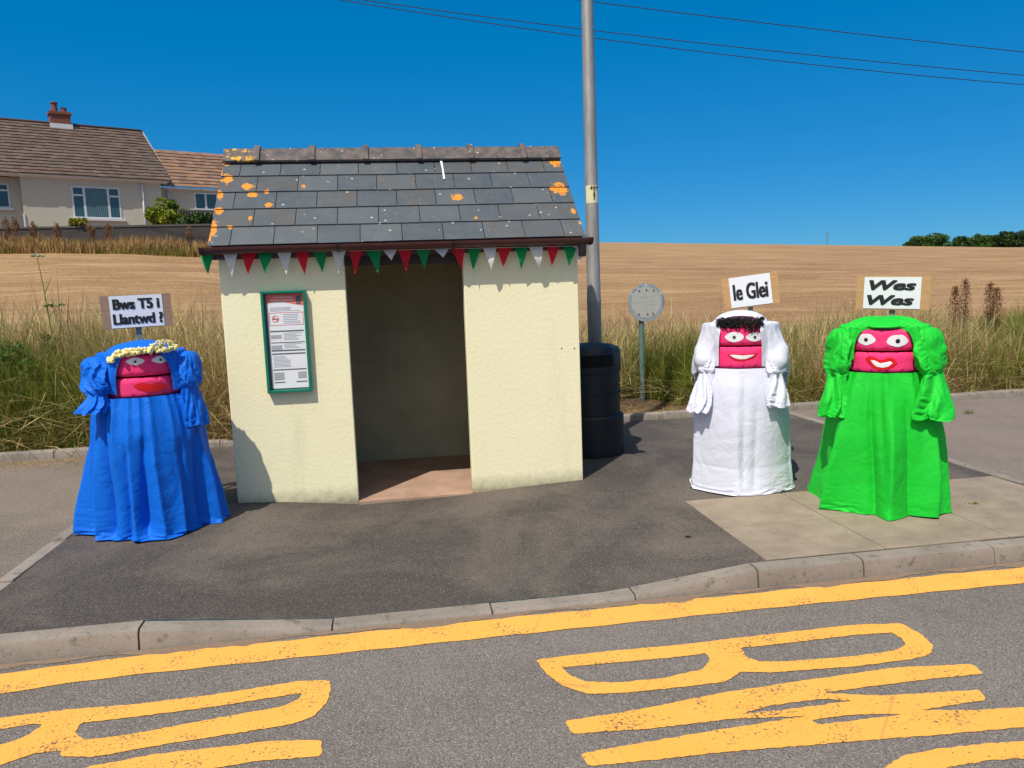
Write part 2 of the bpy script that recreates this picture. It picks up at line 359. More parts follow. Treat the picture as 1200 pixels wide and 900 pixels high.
# road
sheet('road', np.concatenate([[-80, -20], np.linspace(-8, 12, 40), [30, 90]]), np.linspace(-9, -2.36, 12), lambda X, Y: X*0+ROADZ, M['road'])
# pavement: dark tarmac by the shelter, older surface each side
def pv(X, Y): return pave_z(X, Y)
yp = np.concatenate([np.linspace(-2.29, 0, 24), np.linspace(.1, 2.78, 14)])
sheet('pavement', np.linspace(-1.12, 6.4, 90), yp, lambda X, Y: pv(X, Y)+.002*np.sin(X*3.1+Y*2), M['pave'])
sheet('worn_path', np.concatenate([[-60, -30, -15], np.linspace(-8, -1.22, 30)]), yp, pv, M['old'])
M['old2'] = m_asphalt('pinkish_path_surface', (.19, .155, .135), ((.34, .30, .26), .5), 120, wear=(.26, .20, .165), bumpd=.004)
sheet('side_path', np.concatenate([np.linspace(6.5, 14, 25), [25, 60]]), yp, pv, M['old2'])
# edging strips between the surfaces
def strip(name, x0, x1, y0, y1, h, mat, n=12):
    b = MB(); ys_ = np.linspace(y0, y1, n+1)
    for a, c_ in zip(ys_[:-1], ys_[1:]):
        L = c_-a; z0 = float(pave_z((x0+x1)/2, (a+c_)/2)); b.box((x0, a+.003, z0-.1), (x1, c_-.003, z0+h))
    return tag(b.build(name, mat, bevel=.006), kind='structure')
strip('edging', -1.22, -1.12, -2.29, 2.7, .008, M['kerb'], 6)
strip('edging', 6.4, 6.5, -1.2, 2.7, .012, M['kerb'], 5)
# slabs beside the dropped kerb
b = MB()
def slab_top(x, y): return float(pave_z(x, y))+.007
xsl = [3.62, 4.45, 5.35, 6.39]; ysl = [-2.285, -1.62, -.92]
for i in range(len(xsl)-1):
    for j in range(2):
        x0, x1, y0, y1 = xsl[i]+.004, xsl[i+1]-.004, ysl[j]+.004, ysl[j+1]-.004
        V = [(x, y, slab_top(x, y)) for x, y in ((x0, y0), (x1, y0), (x1, y1), (x0, y1))]; V += [(x, y, z-.05) for x, y, z in V]
        b.add(V, [(0, 1, 2, 3), (4, 7, 6, 5), (0, 4, 5, 1), (1, 5, 6, 2), (2, 6, 7, 3), (3, 7, 4, 0)])
tag(b.build('concrete_slabs', M['slab'], bevel=.003), kind='structure')
# tactile paving with round studs
b = MB(); bb = MB()
for i in range(3):
    for j in range(2):
        x0, y0 = 6.52+i*.5, -2.28+j*.5; z0 = float(pave_z(x0, y0))+.006; b.box((x0, y0, z0-.04), (x0+.494, y0+.494, z0))
        for a in range(7):
            for c_ in range(7): b.lathe([(.012, 0), (.008, .005)], 8, (x0+.035+a*.071, y0+.035+c_*.071, z0))
tag(b.build('tactile_slabs', M['slab']), kind='structure')
# kerb stones
def kerb(name, joints, yf, yb, ztop, zbot, mat, batter=.02, seed=1):
    b = MB(); rr = random.Random(seed)
    for x0, x1 in zip(joints[:-1], joints[1:]):
        n_ = max(2, int((x1-x0)/.15)); g = .005; dz = rr.uniform(-.004, .004); dy = rr.uniform(-.004, .004); xs_ = np.linspace(x0+g, x1-g, n_+1); V = []; F = []
        for x in xs_:
            zt = ztop(x)+dz; h = min(.028, max(.006, (zt-zbot)*.3)); y0 = yf+dy
            pr_ = [(y0, zbot-.12), (y0, zbot), (y0+batter*.6, zt-h), (y0+batter*.8+.006, zt-h*.35), (y0+batter+.02, zt-.002), (yb-.012, zt), (yb, zt-.008), (yb, zbot-.12)]
            V += [(x, a, z) for a, z in pr_]
        k = 8
        for i in range(n_):
            for j in range(k): a = i*k+j; c_ = i*k+(j+1) % k; F.append((a, a+k, c_+k, c_))
        F.append(tuple(range(k))); F.append(tuple(n_*k+j for j in reversed(range(k)))); b.add(V, F)
    return tag(b.build(name, mat, smooth=True, sharp=.6), kind='structure')
J = [-.07-.915*i for i in range(30, 0, -1)]+[-.07, .95, 1.86, 2.72, 3.5, 4.2]+[4.2+.915*i for i in range(1, 30)]
kerb('kerb', J, -2.43, -2.29, lambda x: float(np.interp(x, KX, KZ))+.004, ROADZ, M['kerb'])
kerb('back_kerb', [-30+.915*i for i in range(70)], 2.75, 2.89, lambda x: .085-.03+(0 if (x < -.6 or x > 3.3) else -.03), -.05, M['kerb'], .01, 5)
# gutter dirt along the kerb foot
def m_dirt():
    n = NT('loose_grit'); n.col(n.mix(n.noise(60, 5, .8), (.10, .07, .05), (.30, .21, .15))).p(.95); n.bump(n.noise(90, 4), .8, .01); return n.m
M['dirt'] = m_dirt()
xs_ = np.linspace(-6, 10, 240); V = []; F = []
for i, x in enumerate(xs_):
    w = .035+.03*math.sin(x*5)+.02*math.sin(x*13+1)+rng.normal()*.01; w = max(w, .004); V += [(x, -2.432, ROADZ+.012), (x, -2.432-w, ROADZ+.003)]
    if i: a = 2*i; F.append((a-2, a-1, a+1, a))
tag(MB().add(V, F).build('gutter_grit', M['dirt'], smooth=True), kind='structure')

# ---- yellow road markings, laid out on the road itself
MZ = ROADZ+.004
# kerbside line
xs_ = np.linspace(-30, 40, 1400); V = []; F = []
for i, x in enumerate(xs_):
    cy = -.03*sstep((x-3)/3)-.10*sstep((-x)/1.2); e = .006*math.sin(x*7)+.004*math.sin(x*23); V += [(x, -2.475+cy+e, MZ), (x, -2.70+cy+.004*math.sin(x*17+1), MZ)]
    if i: a = 2*i; F.append((a-2, a-1, a+1, a))
tag(MB().add(V, F).build('kerbside_yellow_line', M['paint']), kind='structure')
def ring2(name, outer, inners):
    from mathutils.geometry import tessellate_polygon
    L = []; rq = random.Random(len(outer)*7)
    for poly in [outer]+inners:
        W0 = [on_z(a, b_, ROADZ)[:2] for a, b_ in poly]; o_ = []; W_ = []
        for i, p in enumerate(W0):
            a0, a1 = W0[i-1], W0[(i+1) % len(W0)]; W_ += [p+(a0-p)*min(.22, .012/max(np.hypot(*(a0-p)), 1e-6)), p+(a1-p)*min(.22, .012/max(np.hypot(*(a1-p)), 1e-6))]
        for i, p in enumerate(W_):
            q = W_[(i+1) % len(W_)]; m = max(1, int(np.hypot(*(q-p))/.018)); d = (q-p)/max(np.hypot(*(q-p)), 1e-6)
            for k in range(m): j = rq.uniform(-.0035, .0035); c_ = p+(q-p)*k/m; o_.append(Vector((c_[0]-d[1]*j, c_[1]+d[0]*j, 0)))
        L.append(o_); al = [v for l in L for v in l]; F = []
    for t in tessellate_polygon(L):
        a, b_, c_ = (al[k] for k in t); F.append(t if (b_-a).cross(c_-a).z > 0 else (t[0], t[2], t[1]))
    return tag(MB().add([(v.x, v.y, MZ) for v in al], F).build(name, M['paint']), kind='structure')
ring2('road_letter', [(-80,868),(0,842),(80,832),(160,826),(250,815),(350,799),(386,798),(388,808),(383,824),(368,840),(345,849),(290,858),(200,872),(110,888),(72,887),(70,880),(40,884),(0,898),(-80,922),(-80,897),(-40,884),(0,874),(30,864),(52,849),(30,850),(0,856),(-80,882)],
             [[(95,848),(150,842),(250,829),(340,815),(355,813),(350,820),(330,829),(250,843),(150,862),(100,868),(88,860)]])
ring2('road_letter', [(100,900),(180,885),(260,876),(320,869),(376,868),(377,887),(300,893),(240,903),(100,925)], [])
ring2('road_letter', [(628,774),(700,765),(800,756),(900,744),(1000,733),(1056,731),(1080,744),(1094,758),(1090,768),(1070,773),(1000,782),(900,789),(868,788),(850,800),(790,807),(730,813),(690,814),(660,805),(640,790)],
      [[(658,783),(700,779),(790,771),(828,766),(833,774),(822,785),(780,795),(720,801),(684,799),(668,792)], [(868,760),(900,757),(1000,745),(1046,742),(1058,750),(1062,756),(1050,763),(1000,770),(920,776),(890,776),(874,770)]])
ring2('road_letter', [(662,846),(750,832),(850,812),(950,797),(1050,783),(1140,779),(1153,790),(1060,800),(960,813),(1040,816),(1147,809),(1156,821),(1080,833),(1140,833),(1230,828),(1230,850),(1100,862),(1000,870),(850,882),(760,892),(690,899),(681,884),(760,870),(850,855),(945,840),(860,843),(760,855),(670,861)],
      [[(868,838),(940,830),(1000,822),(960,820),(900,828)], [(960,850),(1060,838),(1000,838),(950,845)]])
ring2('road_letter', [(1036,900),(1060,886),(1100,878),(1160,872),(1230,868),(1230,888),(1160,892),(1110,900),(1080,920),(1030,920)], [])

# ------------------------------------------------------------------ bus shelter
W, DP, HT, TH = 3.017, 1.70, 2.05, .11; D1, D2 = 1.009, 2.006
sh = empty('bus_shelter', (0, 0, 0), 0, 'small cream rendered bus shelter with grey slate roof and an open doorway', 'bus shelter')
wb = MB()
def wall_grid(b, x0, x1, y0, y1, z0, z1): b.box((x0, y0, z0), (x1, y1, z1))
front = MB(); front.box((0, 0, -.2), (D1, TH, HT)); front.build('front_wall', M['render'], sh, bevel=.008)
MB().box((D2, 0, -.2), (W, TH, HT)).build('front_wall', M['render'], sh, bevel=.008)
def gable(x0, x1):
    z1 = 2.97; ya, yb = TH+.001, DP
    V = []; prof = [(ya, -.2), (yb, -.2), (yb, HT), (DP/2, z1-.1), (ya, HT)]
    for x in (x0, x1): V += [(x, y, z) for y, z in prof]
    return MB().add(V, [(0, 1, 2, 3, 4)[::-1], (5, 6, 7, 8, 9), *[(i, (i+1) % 5, (i+1) % 5+5, i+5) for i in range(5)]])
gable(0, .1).build('side_wall', M['render'], sh, bevel=.004); gable(W-.1, W).build('side_wall', M['render'], sh, bevel=.004)
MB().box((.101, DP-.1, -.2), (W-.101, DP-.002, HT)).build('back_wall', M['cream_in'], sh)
MB().box((D1+.001, .012, 1.955), (D2-.001, TH-.01, HT-.005)).build('lintel', M['timber_dark'], sh)
MB().box((.10, TH, -.2), (W-.10, DP-.1, -.07)).box((D1+.002, -.03, -.2), (D2-.002, TH, -.072)).build('floor', M['floor'], sh)
# roof boards
ZR = 2.985; YE = -.115; ZE = 2.135; slope = (ZR-ZE)/(DP/2-YE); an = math.atan(slope)
def roof_pt(x, t, off=0):  # t: distance up the slope from the eave
    return (x, YE+t*math.cos(an)-off*math.sin(an), ZE+t*math.sin(an)+off*math.cos(an))
LS = (DP/2-YE)/math.cos(an)
X0, X1 = -.045, W+.045
rb = MB()
for sgn in (1, -1):
    V = [roof_pt(X0+.02, .02, -.06), roof_pt(X1-.02, .02, -.06), roof_pt(X1-.02, LS, -.06), roof_pt(X0+.02, LS, -.06), roof_pt(X0+.02, .02, -.015), roof_pt(X1-.02, .02, -.015), roof_pt(X1-.02, LS, -.015), roof_pt(X0+.02, LS, -.015)]
    if sgn < 0: V = [(x, DP-y, z) for x, y, z in V]
    rb.add(V, [(0, 3, 2, 1), (4, 5, 6, 7), (0, 1, 5, 4), (1, 2, 6, 5), (2, 3, 7, 6), (3, 0, 4, 7)])
rb.build('roof_boards', M['timber_dark'], sh)
# slates
# lichen in the object frame: pixel positions carried onto the roof plane
NRM = np.array([0, -math.sin(an), math.cos(an)]); PR0 = np.array(roof_pt(0, 0, .02))
def roof_at(px, py): return on_plane(px, py, PR0, NRM)
sp = []
for px, py, rx, rz in [(266,210,8,5),(291,218,9,3.4),(258,228,5,5),(256,247,6,4),(250,268,5,9),(245,278,4,6),(270,266,3.5,2.5),(293,256,2.5,2.5),(315,240,6,2.5),(296,228,9,2.5),(313,224,4,2.5),(266,192,4,2),(257,203,4,6),
                       (655,221,12,6.5),(536,231,8,3.4),(650,189,10,5),(672,247,3.5,3),(680,261,2.5,2.5),(558,255,3,1.6),(356,218,3,1.6)]:
    p = roof_at(px, py); q = roof_at(px+rx, py); r_ = roof_at(px, py-rz); sp.append((p[0], p[1], p[2], abs(q[0]-p[0])*.86, abs(r_[2]-p[2])*1.15))
n_, base = m_slate(); msk = lichen_mask(n_, sp)
orange = n_.mix(n_.ramp(n_.noise(40, 5, .75), [(.35, 0), (.65, 1)]), (.42, .14, .012), (.80, .33, .025)); n_.col(n_.mix(msk, base, orange)).p(.55, 0, .4)
n_.bump(n_.math('ADD', n_.noise(30, 5, .6), n_.math('MULTIPLY', msk, .5)), .35, .004); M['slate'] = n_.m
rows = 5; T0 = -.015; rowh = (LS-.07-T0)/rows; V = []; F = []; CO = []
rs = random.Random(3)
def slate_mesh(side):
    V = []; F = []; CO = []
    for r in range(rows):
        off = [.17, .33, .15, .32, .16][r]; x = X0; k = 0; w_ = .345
        while x < X1-.001:
            xe = min(x+(off if k == 0 else w_*rs.uniform(.985, 1.015)), X1)
            if X1-xe < .06: xe = X1
            t0 = T0+r*rowh+rs.uniform(-.003, .003); t1 = T0+(r+1)*rowh+.03; g = .003; th = .009; l0, l1 = .022, .010
            dx = rs.uniform(-.001, .001); tl = rs.uniform(-.002, .002)
            P = [roof_pt(x+g, t0, l0-th), roof_pt(xe-g, t0+tl, l0-th), roof_pt(xe-g, t1, l1-th), roof_pt(x+g, t1, l1-th), roof_pt(x+g, t0, l0), roof_pt(xe-g, t0+tl, l0), roof_pt(xe-g, t1, l1), roof_pt(x+g, t1, l1)]
            if side < 0: P = [(a, DP-b_, c_) for a, b_, c_ in P]
            i = len(V); V += P; fs = [(0, 3, 2, 1), (4, 5, 6, 7), (0, 1, 5, 4), (1, 2, 6, 5), (2, 3, 7, 6), (3, 0, 4, 7)]
            F += [[i+a for a in (f if side > 0 else f[::-1])] for f in fs]; c_ = (rs.random(), rs.random(), rs.random()); CO += [c_]*8; x = xe; k += 1
    return quads_mesh('roof_slates', np.array(V), np.array(F), np.array(CO), M['slate'], sh)
slate_mesh(1); slate_mesh(-1)
# ridge tiles, collar at each joint
def m_ridge():
    n = NT('clay_ridge_tile'); c = n.mix(n.ramp(n.noise(12, 6, .7), [(.4, 0), (.65, 1)]), (.055, .052, .058), (.15, .115, .105))
    w = n.math('ADD', n.voro(13), n.math('MULTIPLY', n.noise(50, 3), .25)); c = n.mix(n.ramp(w, [(.2, 1), (.24, 0)]), c, (.55, .53, .48))
    sx = n.n('ShaderNodeSeparateXYZ'); n.l(n.co, sx.inputs[0])
    o = n.math('MULTIPLY', n.ramp(sx.outputs[0], [(.16, 1), (.28, 0)]), n.ramp(n.noise(16, 5, .7), [(.53, 0), (.58, 1)])); c = n.mix(o, c, (.70, .36, .02))
    n.col(c).p(.75); n.bump(n.noise(40, 5), .4, .006); return n.m
M['ridge'] = m_ridge()
def ridge_profile(x, s_=1.0, dz=0):
    pr_ = []
    w = .125*s_
    for y, z in [(-w, -.105*s_), (-w*.42, -.018), (-w*.2, .010*s_), (0, .022*s_), (w*.2, .010*s_), (w*.42, -.018), (w, -.105*s_)]: pr_.append((x, DP/2+y, ZR+.065+dz+z))
    lo = [(x, y + (.014 if y < DP/2 else -.014 if y > DP/2 else 0), z-.02) for _, y, z in reversed(pr_)]
    return pr_+lo
jx = [X0]+[float(on_y(px, 180, DP/2)[0]) for px in (303, 367, 429, 491, 551, 612)]+[X1]
rt = MB(); cb = MB()
def loft(b, profs):
    k = len(profs[0]); V = [p for pr_ in profs for p in pr_]; F = []
    for i in range(len(profs)-1):
        for j in range(k): a = i*k+j; c_ = i*k+(j+1) % k; F.append((a, c_, c_+k, a+k))
    F.append(tuple(reversed(range(k)))); F.append(tuple((len(profs)-1)*k+j for j in range(k))); b.add(V, F)
for i in range(len(jx)-1):
    t = MB(); loft(t, [ridge_profile(jx[i]+.002), ridge_profile(jx[i+1]-.002)]); o = t.build('ridge_tile', M['ridge'], sh, bevel=.004)
    if i: 
        t = MB(); loft(t, [ridge_profile(jx[i]-.03, 1.2, .022), ridge_profile(jx[i]+.022, 1.2, .022)]); cobj = t.build('collar', M['ridge'], None, bevel=.004); cobj.parent = o
# white streak of bird lime over the ridge
p0 = on_y(517, 176, DP/2-.1); b = MB(); V = []
pts = [roof_at(517, 190), roof_at(519, 200), roof_at(520.5, 211)]
pts = [(a, b_-.004*math.sin(an), c_+.010) for a, b_, c_ in pts]; V = []
for i, (a, b_, c_) in enumerate(pts): w = [.010, .007, .009][i]; V += [(a-w, b_, c_), (a+w, b_, c_)]
b.add(V, [(0, 1, 3, 2), (2, 3, 5, 4)]).build('bird_lime', M['paper'], sh)
# fascia, barge edges, gutter
MB().box((X0+.01, -.062, 2.03), (X1-.01, -.040, 2.135)).build('fascia', M['fascia'], sh, bevel=.002)
MB().box((X0+.01, -.039, 2.045), (X1-.01, -.001, 2.060)).build('soffit', M['timber_dark'], sh)
gb = MB(); gy, gz, gr = -.125, 2.125, .056; V = []; K = 12
for x in (X0-.055, X1+.05):
    for rad in (gr, gr-.005):
        for k in range(K+1): a = PI+PI*k/K; V.append((x, gy+rad*math.cos(a), gz+rad*math.sin(a)))
n1 = K+1; F = []
for k in range(K): F += [(k, 2*n1+k, 2*n1+k+1, k+1), (n1+k, n1+k+1, 3*n1+k+1, 3*n1+k)]
F += [(0, n1, 3*n1, 2*n1), (K, 2*n1+K, 3*n1+K, n1+K)]
g = gb.add(V, F).build('gutter', M['gutter'], sh, smooth=True, sharp=.6)
for px in (250, 396, 531, 682):
    x = float(on_y(px, 288, gy)[0]) if px not in (250, 682) else (X0-.04 if px == 250 else X1+.035)
    b = MB(); Vb = []
    for xx in (x-.012, x+.012):
        for rad in (gr+.007, gr+.001):
            for k in range(K+1): a = PI+PI*k/K; Vb.append((xx, gy+rad*math.cos(a), gz+rad*math.sin(a)))
    Fb = []
    for k in range(K): Fb += [(k, 2*n1+k, 2*n1+k+1, k+1), (k, k+1, n1+k+1, n1+k), (2*n1+k, 3*n1+k, 3*n1+k+1, 2*n1+k+1)]
    b.add(Vb, Fb).build('gutter_bracket', M['bracket'], sh)
def disc_end(x, d=.006):
    b = MB(); V = []
    for xx in (x, x+d):
        for k in range(K+1): a = PI+PI*k/K; V.append((xx, gy+(gr+.004)*math.cos(a), gz+(gr+.004)*math.sin(a)))
    b.add(V, [tuple(range(n1)), tuple(n1+k for k in reversed(range(n1)))]+[(k, k+n1, k+n1+1, k+1) for k in range(K)]+[(0, K, n1+K, n1)]); return b.build('gutter_end', M['bracket'], sh)
disc_end(X0-.06); disc_end(X1+.05)
MB().tube([(X1-.03, gy, gz-.03), (X1-.03, gy, gz-.11), (X1-.03, gy+.015, gz-.15)], [.036, .034, .034], 16).build('gutter_outlet', M['bracket'], sh, smooth=True, sharp=.8)
# stub of pvc pipe sticking out at the right eave
MB().tube([(W+.004, .10, 1.98), (W+.06, .05, 2.02)], .03, 14).build('pipe_stub', m_plain('grey_pipe', (.45, .44, .42)), sh, smooth=True, sharp=.8)

# small fixings on the right pier
for px, py in ((658, 408), (673, 408)):
    p = on_y(px, py, 0); MB().tube([(p[0], -.004, p[2]), (p[0], .01, p[2])], .007, 10).build('screw_head', M['steel'], sh)

# ---- bunting
seq = [(243,'g',0),(254,'gd',0),(270,'w',1),(292,'r',1),(312,'g',1),(333,'w',1),(354,'r',1),(375,'g',1),(397,'w',1),(417,'r',1),(438,'g',1),(457,'w',.45),(475,'r',1),(496,'g',.9),(517,'w',.4),(537,'r',.95),(556,'g',1),(574,'w',1),(591,'r',1),(611,'g',1),(628,'w',1),(648,'r',1),(668,'g',.95),(680,'w',.8)]
bt = empty('bunting', (W/2, -.08, 2.03), 0, 'string of red, white and green triangular pennants along the shelter gutter', 'bunting')
st = []
flag_meta = []
for i, (px, c_, full) in enumerate(seq):
    py = 298-(px-243)*.022; yb = -.082+.006*math.sin(i*2.1)
    p = on_y(px, py, yb); flag_meta.append((p, c_, full))
tpts = []
for i, (p, c_, full) in enumerate(flag_meta):
    tpts.append((p[0], p[1], p[2]+.002))
    if i < len(flag_meta)-1:
        q = flag_meta[i+1][0]; tpts.append(((p[0]+q[0])/2, (p[1]+q[1])/2, (p[2]+q[2])/2+.003))
s_ = MB().tube([(a-W/2, b_+.08, c_-2.03) for a, b_, c_ in tpts], .0028, 6).build('string', M['fw'], bt)
names = {'r': 'fr', 'g': 'fg', 'w': 'fw', 'gd': 'fg'}; lab = {'r': 'red pennant', 'g': 'green pennant', 'w': 'white pennant', 'gd': 'dark green folded pennant'}
for i, (p, c_, full) in enumerate(flag_meta):
    w = .062; h = .185*full; N = 7; P = np.zeros((N, 5, 3)); tw = rng.uniform(-.8, .8); bow = rng.uniform(-.03, .02); sk = rng.uniform(-.025, .025); w *= rng.uniform(.88, 1.02); h *= rng.uniform(.9, 1.05)
    if c_ == 'gd': tw = 1.1
    if i == 0: h = .16
    for a in range(N):
        t = a/(N-1); ww = w*(1-t) if full > .5 else w*(1-t)*1.0+.0
        for k in range(5):
            s0 = (k/4-.5)*2*ww; P[a, k] = (s0*math.cos(tw*t)+sk*t, bow*math.sin(PI*t)+s0*math.sin(tw*t)*.6+.008*math.sin(3*s0/w+i)*t, -h*t)
    P += np.array([p[0]-W/2, p[1]+.08, p[2]-2.03]); o = MB().grid(P).build('flag', M[names[c_]], bt, smooth=True); o['label'] = lab[c_]

# ---- timetable case on the left pier
q = [on_y(px, py, -.03) for px, py in ((306, 341), (358, 340), (366, 459), (313, 460))]
nx0, nx1 = (q[0][0]+q[3][0])/2, (q[1][0]+q[2][0])/2; nz1, nz0 = (q[0][2]+q[1][2])/2, (q[2][2]+q[3][2])/2; NW, NH = nx1-nx0, nz1-nz0
nb = empty('notice_case', ((nx0+nx1)/2, -.002, nz0), 0, 'green framed timetable case on the cream left pier of the shelter', 'notice board')
f_ = MB(); fw_, fd = .022, .055
f_.box((-NW/2, -fd, 0), (-NW/2+fw_, 0, NH)).box((NW/2-fw_, -fd, 0), (NW/2, 0, NH)).box((-NW/2+fw_, -fd, 0), (NW/2-fw_, 0, fw_)).box((-NW/2+fw_, -fd, NH-fw_), (NW/2-fw_, 0, NH))
f_.build('frame', M['green_frame'], nb, bevel=.003)
MB().box((-NW/2+fw_, -.012, fw_), (NW/2-fw_, -.002, NH-fw_)).build('backing', M['paper_dark'], nb)
pw0, pw1, ph0, ph1 = -NW/2+fw_+.018, NW/2-fw_-.002, fw_+.012, NH-fw_-.004
pp = MB().box((pw0, -.015, ph0), (pw1, -.0125, ph1)).build('poster', M['paper'], nb)
PWd, PHt = pw1-pw0, ph1-ph0
def pbox(name, mat, rects, y=-.0165, parent=pp):
    b = MB()
    for (a, c_, d, e) in rects: b.box((pw0+a*PWd, y, ph1-e*PHt), (pw0+d*PWd, y+.0012, ph1-c_*PHt))
    return b.build(name, mat, parent)
V = [(pw0, -.0165, ph1), (pw1, -.0165, ph1)]; cv = []
for k in range(13):
    t = k/12; cv.append((pw1-t*PWd, -.0165, ph1-PHt*(.105+.022*math.cos(t*PI*1.3+.3))))
MB().add(V+cv, [tuple(reversed(range(len(V+cv))))]).build('header', M['paper_red'], pp)
pbox('header_icon', M['paper_dark'], [(.80, .025, .92, .11)], -.0185); 
pbox('red_box', M['paper_redline'], [(.04, .195, .97, .199), (.04, .325, .97, .329), (.04, .195, .055, .329), (.955, .195, .97, .329)])
ring = MB(); V = []; nn = 28; cxr, czr, rr_ = pw0+.21*PWd, ph1-.262*PHt, .028
for k in range(nn): a = 2*PI*k/nn; V += [(cxr+rr_*math.cos(a), -.0167, czr+rr_*math.sin(a)), (cxr+(rr_-.005)*math.cos(a), -.0167, czr+(rr_-.005)*math.sin(a))]
F = [(2*k, 2*k+1, (2*k+3) % (2*nn), (2*k+2) % (2*nn)) for k in range(nn)]; ring.add(V, F)
d_ = rr_*.68; ring.add([(cxr-d_-.003, -.0168, czr+d_-.003), (cxr-d_+.003, -.0168, czr+d_+.003), (cxr+d_+.003, -.0168, czr-d_+.003), (cxr+d_-.003, -.0168, czr-d_-.003)], [(0, 3, 2, 1)]); ring.build('no_smoking_symbol', M['paper_redline'], pp)
pbox('cigarette_symbol', M['paper_dark'], [(.13, .258, .29, .268)], -.0162)
pbox('heading_bars', M['paper_dark'], [(.04, .385, .96, .398), (.05, .508, .96, .516), (.05, .59, .96, .603), (.05, .625, .96, .638), (.05, .795, .96, .806), (.06, .93, .36, .94), (.66, .93, .96, .94)])
for rc4 in [(.05, .43, .34, .47), (.05, .54, .34, .585), (.06, .83, .34, .91), (.72, .83, .95, .90)]: pbox('table_block', M['paper_grey'], [rc4], -.0162)
tl = []
for k in range(6): tl.append((.42, .215+.018*k, .42+rng.uniform(.3, .5), .221+.018*k))
for k in range(4): tl.append((.08, .14+.012*k, .6+rng.uniform(0, .3), .144+.012*k))
for y0_, y1_, x_ in ((.41, .49, .4), (.525, .58, .4), (.655, .78, .08)):
    y_ = y0_
    while y_ < y1_: tl.append((x_, y_, x_+rng.uniform(.3, .5), y_+.005)); y_ += .014
for rc4 in tl: pbox('printed_text_line', M['paper_grey'], [rc4], -.0162)
tl = [(.2, .03, .7, .042), (.1, .06, .74, .076)]; pbox('header_text', m_plain('pale_pink_print', (.85, .45, .42)), tl, -.0172)

# ------------------------------------------------------------------ text helper
def text_mesh(name, body, size, mat, parent, loc, rot=(PI/2, 0, 0), sx=1.0, offset=0.0, shear=0, width=None, height=None, depth=.0008, bold=None):
    cu = bpy.data.curves.new(name, 'FONT'); cu.body = body; cu.size = size; cu.align_x = 'CENTER'; cu.align_y = 'CENTER'; cu.extrude = depth; cu.offset = offset; cu.shear = shear; cu.resolution_u = 4
    to = bpy.data.objects.new(name+'_tmp', cu); C.objects.link(to); bpy.context.view_layer.update()
    me = bpy.data.meshes.new_from_object(to.evaluated_get(bpy.context.evaluated_depsgraph_get())); bpy.data.objects.remove(to); bpy.data.curves.remove(cu)
    n = len(me.vertices); co = np.zeros(n*3); me.vertices.foreach_get('co', co); co = co.reshape(-1, 3)
    mn, mx = co.min(0), co.max(0)
    co[:, :2] -= (mn[:2]+mx[:2])/2
    if width: co[:, 0] *= width/(mx[0]-mn[0])
    if height: co[:, 1] *= height/(mx[1]-mn[1])
    if bold:
        fs = [tuple(p.vertices) for p in me.polygons]; V = []; F = []; nb = len(bold)
        for k, (bx, bz) in enumerate(bold): c2 = co.copy(); c2[:, 0] += bx; c2[:, 1] += bz; c2[:, 2] *= 1+.3*k; F += [tuple(i+k*n for i in f) for f in fs]; V.append(c2)
        me = bpy.data.meshes.new(name); me.from_pydata(np.concatenate(V).tolist(), [], F)
    else: me.vertices.foreach_set('co', co.ravel())
    me.materials.clear(); me.materials.append(mat); me.update()
    o = bpy.data.objects.new(name, me); C.objects.link(o); o.parent = parent; o.location = loc; o.rotation_euler = rot; return o

# ------------------------------------------------------------------ litter bin, lamp post, round stop sign
bin_c = (3.40, 1.13, pave_z(3.4, 1.1)+0)
bn = empty('litter_bin', bin_c, 0, 'black cylindrical litter bin with domed lid beside the shelter', 'litter bin')
BR = .315
MB().lathe([(.33, 0), (.34, .01), (.34, .40), (.325, .42), (BR-.01, .425), (BR-.01, .43)], 48).build('base', M['black'], bn, smooth=True, sharp=.6)
MB().lathe([(BR-.012, .431), (BR-.01, .86), (BR-.012, .862)], 48).build('drum', M['black'], bn, smooth=True, sharp=.6)
MB().lathe([(BR+.006, .863), (BR+.008, .88), (BR+.002, 1.08), (BR-.02, 1.115), (BR-.08, 1.14), (BR-.2, 1.155), (.01, 1.16)], 48).build('lid', M['black'], bn, smooth=True, sharp=.6)
MB().lathe([(BR-.004, 0), (BR+.004, .004), (BR+.004, .014), (BR-.004, .018)], 48, (0, 0, .64), caps=False).build('band', M['black'], bn, smooth=True)
slot = MB(); V = []; F = []
for k in range(13):
    a = -PI/2-.55+1.1*k/12; V += [((BR+.012)*math.cos(a), (BR+.012)*math.sin(a), .93), ((BR+.009)*math.cos(a), (BR+.009)*math.sin(a), 1.05)]
F = [(2*k, 2*k+2, 2*k+3, 2*k+1) for k in range(12)]; slot.add(V, F).build('slot', m_plain('dark_opening', (.002, .002, .002), 1), bn)

py_ = 1.62
pb = on_y(697, 400, py_); pt_ = on_y(688, 2, py_)
lean = (pt_[0]-pb[0])/(pt_[2]-pb[2])
lp = empty('lamp_post', (pb[0]-lean*pb[2]*.4, py_, -.03), 0, 'tall grey steel lamp post rising behind the black bin', 'lamp post')
lx = lp.location[0]; r1 = .083; r0_ = .078
prof = [(.078, 0), (.0765, 1.55), (.0785, 1.56), (.0785, 1.60), (.0755, 1.61), (.052, 7.2)]
P_ = MB().lathe(prof, 28); P_.build('pole', M['steel'], lp, smooth=True, sharp=.7)
lp.rotation_euler = (0, math.atan(lean)*1.0, 0)
MB().lathe([(.112, 0), (.112, .03)], 28).build('base_collar', M['steel'], lp, smooth=True, sharp=.6)
MB().tube([(0, 0, 7.1), (0, -.25, 7.35), (0, -.8, 7.5)], .035, 12).build('bracket_arm', M['steel'], lp, smooth=True)
